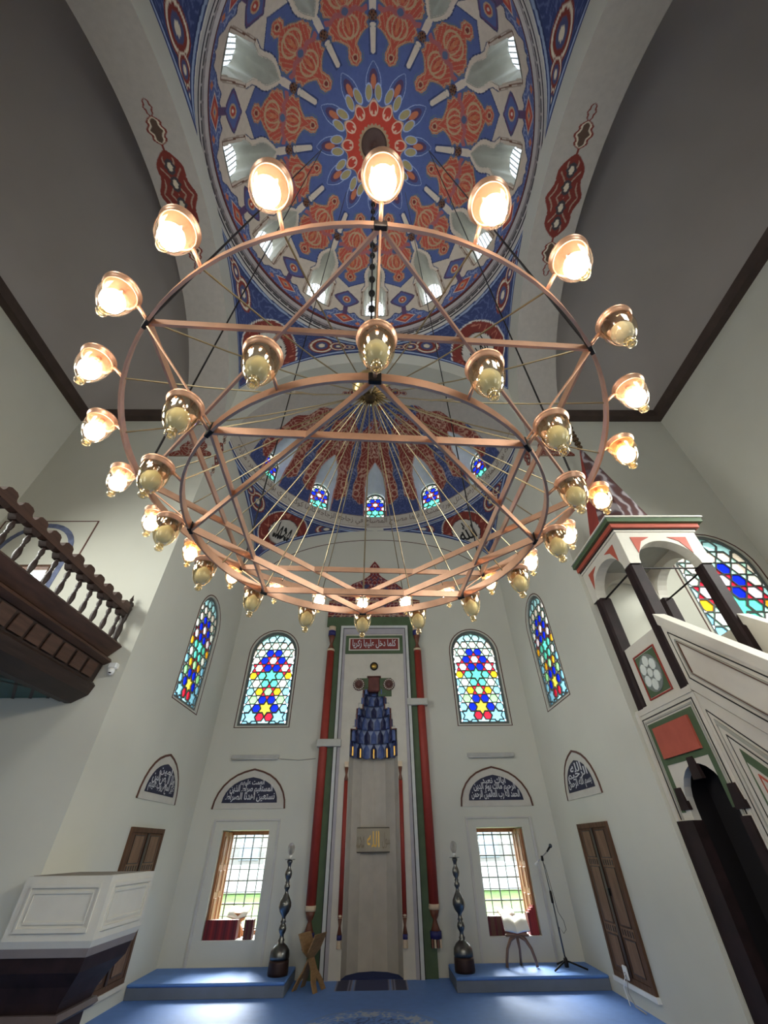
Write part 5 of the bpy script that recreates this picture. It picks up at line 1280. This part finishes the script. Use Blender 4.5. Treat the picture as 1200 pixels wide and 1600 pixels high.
# ------------------------------------------------------------------ stone pulpit on the left
def build_pulpit():
    T = thing('stone_pulpit', 'white panelled preaching pulpit on a dark stone corbel', 'pulpit', (-AX+0.003, 5.5, 0))
    W, D, z0, z1 = 0.86, 1.0, 0.90, 1.405
    m = mat('pulpit_white', (200, 196, 186), 0.65, noise=0.03)
    MB().box(0.002, W, 0, D, z0+0.05, z1).ob('body', m, T)
    MB().box(0.0, W-0.08, 0.09, D-0.08, z1, z1+0.004).ob('top', mat('pulpit_cushion', (120, 112, 104), 0.8), T)
    fF = lambda a, z, d: (a, d, z); fR = lambda a, z, d: (W-d, a, z)
    for fn, w in ((fF, W), (fR, D)):
        for o, wd, dp in ((0.07, 0.035, -0.014), (0.12, 0.02, -0.008)):
            b = MB(); ribbon(b, rect_pts(o+0.02, w-o-0.02, z0+0.05+o, z1-o), fn, wd, dp, 0.001); b.ob('panel_moulding', m, T)
    # tapering skirt and dark corbel
    def frust(name, lv, mm):
        b = MB(); v = []
        for (xa, xb, ya, yb_, z) in lv: v += [(xa, ya, z), (xb, ya, z), (xb, yb_, z), (xa, yb_, z)]
        n = len(lv); b.add(v, [(i*4+j, i*4+(j+1) % 4, (i+1)*4+(j+1) % 4, (i+1)*4+j) for i in range(n-1) for j in range(4)]+[(3, 2, 1, 0), tuple(4*(n-1)+j for j in range(4))]); return b.ob(name, mm, T)
    frust('skirt', [(0.002, W+0.0, 0.0, D, 0.95), (0.002, W-0.02, 0.02, D-0.02, 0.9)], m)
    frust('slab', [(0.002, W-0.02, 0.02, D-0.02, 0.9), (0.002, W-0.03, 0.03, D-0.03, 0.84)], mat('pulpit_slab', (120, 112, 112), 0.6))
    frust('corbel', [(0.002, W-0.04, 0.04, D-0.04, 0.84), (0.002, W-0.06, 0.06, D-0.06, 0.74), (0.002, W-0.14, 0.14, D-0.14, 0.64), (0.002, W-0.2, 0.18, D-0.2, 0.54), (0.002, W-0.22, 0.2, D-0.22, 0.47)], M_STONE)
    frust('pedestal_cap', [(0.002, W-0.18, 0.16, D-0.18, 0.47), (0.002, W-0.16, 0.14, D-0.16, 0.43), (0.002, W-0.2, 0.18, D-0.2, 0.40)], mat('pedestal_stone', (86, 74, 74), 0.5))
    frust('pedestal', [(0.002, W-0.24, 0.22, D-0.24, 0.40), (0.002, W-0.24, 0.22, D-0.24, 0.0)], M_STONE)
build_pulpit()

# ------------------------------------------------------------------ wall cupboards in the side walls
def build_cupboards():
    for s in (-1, 1):
        lb = 'wooden two-door wall cupboard half hidden by the stone pulpit' if s < 0 else 'tall wooden two-door wall cupboard between microphone and minbar'
        T = thing('wall_cupboard', lb, 'cupboard', group='wall cupboards')
        fn = f_left if s < 0 else f_right
        y0, y1, z0, z1 = 7.32, 8.43, 0.20, 1.86
        b = MB()
        for r in (rect_pts(y0, y0+0.06, z0, z1), rect_pts(y1-0.06, y1, z0, z1), rect_pts(y0+0.06, y1-0.06, z1-0.06, z1), rect_pts(y0+0.06, y1-0.06, z0, z0+0.06)): b.prism(r, fn, -0.035, -0.001)
        b.ob('frame', M_OAK, T)
        b = MB(); b.prism(rect_pts(y0+0.06, y1-0.06, z0+0.06, z1-0.06), fn, -0.008, -0.002); b.ob('back', mat('walnut_shadow', (50, 36, 28), 0.6), T)
        ym = (y0+y1)/2; m_p = mat('walnut_panel', (122, 94, 74), 0.75, spec=0.2, noise=0.2, scale=4, wood=(5, 5, 1))
        for a, c in ((y0+0.065, ym-0.02), (ym+0.02, y1-0.065)):
            d = MB(); d.prism(rect_pts(a, c, z0+0.065, z1-0.065), fn, -0.026, -0.008); do = d.ob('door', M_OAK, T)
            for za, zb in ((0.12, 0.42), (0.56, 1.14), (1.26, 1.56)):
                p = MB(); p.prism(rect_pts(a+0.09, c-0.09, z0+za, z0+zb), fn, -0.032, -0.026); p = p.ob('door_panel', m_p, do)
                g = MB(); ribbon(g, rect_pts(a+0.085, c-0.085, z0+za-0.005, z0+zb+0.005), fn, 0.016, -0.034, -0.026); g.ob('panel_shadow_line', M_DARK, p)  # dark ribbon paints a shadow line round each panel
            for zc in (0.49, 1.20):
                p = MB(); p.prism(rect_pts(a+0.05, c-0.05, z0+zc-0.05, z0+zc+0.05), fn, -0.031, -0.026); rw = p.ob('door_rail', m_p, do)
                for q in range(5):
                    yy = a+0.09+(c-a-0.18)*q/4; g = MB(); g.prism(rect_pts(yy-0.014, yy+0.014, z0+zc-0.03, z0+zc+0.03), fn, -0.036, -0.031); g.ob('carved_flute', M_DARK, rw)
        MB().prism(rect_pts(ym-0.032, ym+0.032, z0+0.065, z1-0.065), fn, -0.045, -0.008).ob('meeting_stile', M_DARK, T)
        MB().prism(rect_pts(ym-0.07, ym-0.03, z0+0.84, z0+0.92), fn, -0.06, -0.03).ob('latch', M_IRON, T)
        MB().prism(rect_pts(y0-0.03, y1+0.03, z0-0.05, z0), fn, -0.05, -0.001).ob('sill', M_WHITE if s > 0 else M_CREAM, T)
build_cupboards()
# socket box and flex under the right cupboard
t = thing('power_socket', 'white socket box with hanging flex at the foot of the cupboard', 'socket', (AX, 7.95, 0.28))
MB().bbox(-0.075, -0.052, -0.06, 0.06, -0.05, 0.08, 0.01).ob('box', M_WHITE, t)
MB().tube([(-0.08, 0.0, 0.02), (-0.10, -0.06, -0.05), (-0.11, -0.03, -0.15), (-0.10, -0.12, -0.25), (-0.07, -0.3, -0.272)], 0.007, 6).ob('flex', M_GREYM, t)
MB().tube([(-0.08, -0.03, 0.02), (-0.12, 0.05, -0.12), (-0.11, 0.02, -0.272)], 0.006, 6).ob('flex', M_WHITE, t)

# ------------------------------------------------------------------ candlesticks
def build_candlesticks():
    prof = [(0.0, 0.0), (0.15, 0.0), (0.155, 0.03), (0.15, 0.13), (0.145, 0.16)]
    p2 = [(0.145, 0.16), (0.15, 0.19), (0.14, 0.25), (0.10, 0.30), (0.06, 0.325), (0.04, 0.34), (0.05, 0.36), (0.035, 0.38), (0.03, 0.42), (0.05, 0.45), (0.06, 0.48), (0.05, 0.52), (0.03, 0.54), (0.045, 0.56), (0.03, 0.585),
          (0.03, 0.62), (0.075, 0.67), (0.1, 0.73), (0.095, 0.78), (0.06, 0.84), (0.03, 0.89), (0.025, 0.92), (0.045, 0.95), (0.045, 0.98), (0.025, 1.0), (0.035, 1.02), (0.025, 1.04), (0.05, 1.08), (0.06, 1.12), (0.05, 1.16), (0.025, 1.2), (0.03, 1.24), (0.045, 1.27), (0.045, 1.29), (0.03, 1.30), (0.0, 1.30)]
    for s in (-1, 1):
        T = thing('floor_candlestick', 'tall turned pewter candlestick with bulb '+('beside the folded lectern' if s < 0 else 'beside the book stand'), 'candlestick', (s*1.41, 9.02, 0.15), group='tall candlesticks flanking the mihrab')
        MB().lathe(prof, 24).ob('base', mat('dark_bronze_base', (62, 44, 40), 0.4, 0.5), T, True)
        MB().lathe(p2, 24).ob('stem', M_PEWTER, T, True)
        MB().lathe([(0.0, 1.298), (0.085, 1.30), (0.09, 1.306), (0.0, 1.31)], 20).ob('drip_tray', M_PEWTER, T, True)
        bb = MB().lathe([(0.028, 1.31), (0.03, 1.35), (0.022, 1.36)], 14).ob('bulb_socket', M_WHITE, T, True)
        MB().lathe([(0.022, 1.36), (0.052, 1.40), (0.062, 1.445), (0.052, 1.49), (0.026, 1.518), (0.0, 1.525)], 16).ob('bulb', glass_mat('bulb_glass', (0.95, 0.95, 0.95), 0.06, 0.05, 0.55), T, True)
        b = MB(); pts = [(0.022*math.cos(t), 0.022*math.sin(t), 1.38+0.1*t/(6*PI)) for t in np.linspace(0, 6*PI, 40)]; b.tube(pts, 0.007, 5); b.ob('coil', mat('bulb_coil', (60, 58, 58), 0.5), T)
build_candlesticks()

# ------------------------------------------------------------------ folded wooden lectern (left)
def rahle(T, m, w=0.3, h=0.55, spread=0.2, d=0.05):
    """two crossing boards that stand on flared feet"""
    for s in (-1, 1):
        prof = [(-w/2, 0), (-w/2+0.1, 0), (-w/2+0.12, 0.08), (0, 0.13), (w/2-0.12, 0.08), (w/2-0.1, 0), (w/2, 0), (w/2-0.02, 0.1), (w/2-0.09, 0.2), (w/2-0.09, h*0.55), (w/2, h*0.68), (w/2, h), (-w/2, h), (-w/2, h*0.68), (-w/2+0.09, h*0.55), (-w/2+0.09, 0.2), (-w/2+0.02, 0.1)]
        b = MB().prism(prof, lambda a, z, q: (a, s*(spread/ (h*0.55))*(h*0.55-z)+q, z), -0.012, 0.012); b.ob('board', m, T)
t = thing('wooden_lectern', 'small crossed wooden book rest at the foot of the mihrab', 'lectern', (-0.93, 9.04, 0.0), 1.15)
rahle(t, mat('pale_walnut', (150, 116, 78), 0.5, noise=0.2, scale=5, wood=(2, 2, 8)), 0.34, 0.58, 0.18)
# ------------------------------------------------------------------ books
def open_book(T, w=0.17, d=0.24, mt=None):
    for s in (-1, 1):
        n = 8; v = []; f = []
        pr = [(s*w*i/n, 0.028*math.sin(PI*min(1, i/n*1.1))+s*0.0) for i in range(n+1)]
        for y in (-d/2, d/2):
            v += [(x, y, z+0.012+abs(x)*0.25) for x, z in pr]
        for y in (-d/2, d/2):
            v += [(x, y, abs(x)*0.25) for x, z in pr]
        m = n+1
        f += [(i, i+1, m+i+1, m+i) for i in range(n)]+[(2*m+i, 3*m+i, 3*m+i+1, 2*m+i+1) for i in range(n)]+[(i, 2*m+i, 2*m+i+1, i+1) for i in range(n)]+[(m+i, m+i+1, 3*m+i+1, 3*m+i) for i in range(n)]+[(n, m+n, 3*m+n, 2*m+n)]
        MB().add(v, f).ob('page_block', mat('book_pages', (236, 232, 222), 0.8, noise=0.02), T, True)
        b = MB(); b.add([(0, -d/2-0.006, -0.004), (s*(w+0.006), -d/2-0.006, (w)*0.25-0.004), (s*(w+0.006), d/2+0.006, w*0.25-0.004), (0, d/2+0.006, -0.004), (0, -d/2-0.006, -0.001), (s*(w+0.006), -d/2-0.006, w*0.25-0.001), (s*(w+0.006), d/2+0.006, w*0.25-0.001), (0, d/2+0.006, -0.001)], [(0, 1, 2, 3), (4, 5, 6, 7), (0, 1, 5, 4), (1, 2, 6, 5), (2, 3, 7, 6)])
        b.ob('cover', mat('dark_red_cover', (112, 36, 34), 0.6), T)
COV = [mat('maroon_cover', (112, 30, 38), 0.55), mat('red_cover', (140, 40, 42), 0.55), mat('wine_cover', (90, 28, 36), 0.55), mat('brown_leather_cover', (96, 62, 46), 0.55)]
_BM = {}
def book(loc, th, h, d, c, label, group, rz=0.0):
    T = thing('book', label, 'book', loc, rz, group)
    key = (round(th, 3), round(h, 3), round(d, 3))
    if key not in _BM:
        cv = MB(); cv.box(0, 0.003, 0, d, 0, h); cv.box(th-0.003, th, 0, d, 0, h); cv.box(0.003, th-0.003, 0, 0.004, 0, h)
        pg = MB(); pg.box(0.0035, th-0.0035, 0.0045, d-0.006, 0.003, h-0.006); _BM[key] = (cv, pg)
    cv, pg = _BM[key]
    cv.ob('cover', c, T); pg.ob('page_block', mat('book_pages', (236, 232, 222)), T)
SZ = WIN_Z0+0.006
ORD = ['first', 'second', 'third', 'fourth', 'fifth', 'sixth', 'seventh', 'eighth', 'ninth', 'tenth', 'eleventh', 'twelfth', 'thirteenth', 'fourteenth', 'fifteenth']
x = -2.83; i = 0
for n_, x0 in ((15, -2.825), (4, -2.165)):
    x = x0
    for q in range(n_):
        th = 0.036; book((x, YB+0.03, SZ), th-0.001, 0.235, 0.16, COV[[0, 2, 0, 1][q % 4]] if n_ == 15 else COV[[3, 2][q % 2]], ORD[q]+' maroon book from the shutter in the left window row' if n_ == 15 else ORD[q]+' book from the left in the short brown row of the left window', 'row of books on the left sill' if n_ == 15 else 'short row of books on the left sill')
        x += th
x = 1.975
for q in range(9):
    book((x, YB+0.05, SZ), 0.035, 0.23+0.0*q, 0.16, COV[3] if q % 3 else COV[2], ORD[q]+' dark book from the left in the row behind the book stand', 'row of books on the right sill'); x += 0.036
x = 2.665
for q in range(4):
    hh = (0.27, 0.30, 0.33, 0.36)[q]
    book((x, YB+0.05, SZ), 0.036, hh, 0.17, COV[1] if q else COV[0], ('shortest', 'second shortest', 'second tallest', 'tallest')[q]+' red book in the stepped row by the right shutter', 'stepped red books on the right sill'); x += 0.037
t = thing('sill_book_rest', 'small wooden book rest on the sill behind the maroon books', 'lectern', (-2.36, YB+0.33, SZ), 0.0)
rahle(t, mat('honey_rest_wood', (170, 112, 72), 0.5, noise=0.15, scale=5), 0.22, 0.30, 0.09)
t = thing('open_book', 'open white book on the small rest in the left window', 'book', (-2.36, YB+0.33, SZ+0.27)); t.rotation_euler = (math.radians(24), 0, 0); open_book(t)
t = thing('open_book', 'open white book lying on the sill behind the right book stand', 'book', (2.38, YB+0.36, SZ+0.20)); t.rotation_euler = (math.radians(25), 0, 0.2); open_book(t, 0.14, 0.2)
t = thing('sill_book_rest', 'small wooden book rest under the open book in the right window', 'lectern', (2.38, YB+0.36, SZ), 0.2)
rahle(t, mat('honey_rest_wood', (170, 112, 72)), 0.2, 0.22, 0.08)
# book stand with bowed legs (right)
T = thing('book_stand', 'bowed-leg wooden book stand on the right platform', 'book stand', (2.33, 9.22, 0.151))
m_bs = mat('stand_wood', (112, 82, 66), 0.45, noise=0.2, scale=5)
for s in (-1, 1):
    pts = [(s*0.235, -0.02, 0.01), (s*0.225, -0.02, 0.08), (s*0.19, -0.01, 0.2), (s*0.12, 0, 0.3), (s*0.03, 0, 0.35)]
    MB().tube(pts, [0.024, 0.021, 0.022, 0.026, 0.03], 10).ob('leg', m_bs, T, True)
MB().tube([(0.03, 0.16, 0.008), (0.03, 0.1, 0.18), (0.0, 0.02, 0.34)], [0.02, 0.018, 0.024], 10).ob('leg', m_bs, T, True)
MB().bbox(-0.19, 0.19, -0.03, 0.03, 0.335, 0.365, 0.01).ob('ledge', m_bs, T)
b = MB(); b.add([(-0.17, 0.0, 0.36), (0.17, 0.0, 0.36), (0.17, 0.16, 0.52), (-0.17, 0.16, 0.52), (-0.17, 0.018, 0.345), (0.17, 0.018, 0.345), (0.17, 0.178, 0.505), (-0.17, 0.178, 0.505)], [(0, 1, 2, 3), (7, 6, 5, 4), (0, 4, 5, 1), (1, 5, 6, 2), (2, 6, 7, 3), (3, 7, 4, 0)])
b.ob('backboard', m_bs, T)
t = thing('open_book', 'large open white book on the bowed-leg stand', 'book', (2.33, 9.22+0.055, 0.15+0.455)); t.rotation_euler = (math.radians(45), 0, 0); open_book(t, 0.2, 0.24)

# ------------------------------------------------------------------ microphone stand
T = thing('microphone_stand', 'black tripod microphone stand with boom on the right platform', 'microphone stand', (2.99, 9.1, 0.15))
for a in (100, 215, 335):
    r = math.radians(a); MB().tube([(0, 0, 0.09), (0.14*math.cos(r), 0.14*math.sin(r), 0.055), (0.30*math.cos(r), 0.30*math.sin(r), 0.012)], 0.011, 8).ob('leg', M_IRON, T, True)
MB().lathe([(0.03, 0.02), (0.035, 0.06), (0.03, 0.11), (0.016, 0.13)], 14).ob('hub', M_IRON, T, True)
MB().tube([(0, 0, 0.1), (-0.02, 0, 0.78)], 0.013, 10).ob('lower_tube', mat('dark_chrome', (90, 92, 96), 0.3, 0.9), T, True)
MB().lathe([(0.018, 0.72), (0.021, 0.74), (0.021, 0.85), (0.015, 0.87)], 12, (-0.02, 0, 0)).ob('clutch', M_IRON, T, True)
MB().tube([(-0.02, 0, 0.8), (-0.045, 0, 1.28)], 0.008, 10).ob('upper_tube', mat('dark_chrome', (90, 92, 96)), T, True)
MB().lathe([(0.02, 1.24), (0.024, 1.27), (0.02, 1.31)], 12, (-0.045, 0, 0)).ob('boom_clamp', M_IRON, T, True)
MB().tube([(-0.16, 0, 1.215), (0.10, -0.0, 1.385)], 0.009, 8).ob('boom', mat('pale_chrome', (170, 172, 176), 0.3, 0.9), T, True)
MB().tube([(-0.19, 0, 1.195), (-0.13, 0, 1.235)], 0.017, 8).ob('counterweight', M_WHITE, T, True)
mm = MB().tube([(0.06, 0.0, 1.36), (0.13, 0, 1.425)], [0.012, 0.018], 10).ob('microphone', M_IRON, T, True)
MB().ball((0.145, 0, 1.44), 0.03, 12, 8).ob('microphone_grille', mat('mic_grille', (70, 72, 76), 0.4, 0.7), mm, True)
MB().tube([(-0.03, -0.015, 1.2), (0.03, -0.03, 0.62), (0.09, -0.03, 0.52), (0.10, -0.03, 0.42), (0.05, -0.03, 0.38), (0.0, -0.02, 0.45), (-0.01, -0.02, 0.3), (0.0, -0.02, 0.12)], 0.004, 6).ob('cable', M_BLACK, T, True)

# ------------------------------------------------------------------ outside the lower windows
def build_outside():
    def gmat():
        m = mat('lawn_green', (72, 98, 36), 0.95, noise=0.35, scale=1.2); return m
    MB().add([(-60, YB+1.0, -0.35), (60, YB+1.0, -0.35), (60, 60, 0.6), (-60, 60, 0.6)], [(0, 1, 2, 3)]).ob('ground_outside', gmat(), kind='structure', label='sunlit green lawn outside the windows')
    H = thing('apartment_building', 'pale building beyond the lawn, seen through the window grilles', 'building', (0, 0, 0))
    MB().box(-26, 26, 30, 36, 0.0, 5.2).ob('wall', mat('pale_render', (122, 118, 115), 0.8), H)
    for i in range(22):
        for j in range(2):
            x = -24+i*2.3; MB().box(x, x+1.1, 29.95, 30.02, 1.1+j*2.2, 2.4+j*2.2).ob('window', mat('house_pane', (120, 132, 146), 0.2), H)
    MB().box(-27, 27, 29.4, 37, 5.2, 5.5).ob('roof', mat('house_roof', (150, 96, 80), 0.8), H)
    F = thing('garden_wall', 'low grey wall along the far edge of the lawn', 'wall', (0, 0, 0))
    MB().box(-26, 26, 26, 26.3, 0.0, 1.0).ob('wall_base', mat('grey_render', (176, 178, 180), 0.8), F)
    for i in range(26): MB().box(-25.6+i*2, -25.4+i*2, 26.1, 26.2, 1.0, 1.9).ob('fence_post', M_GREYM, F)
    MB().box(-26, 26, 26.13, 26.17, 1.75, 1.85).ob('fence_rail', M_GREYM, F)
build_outside()
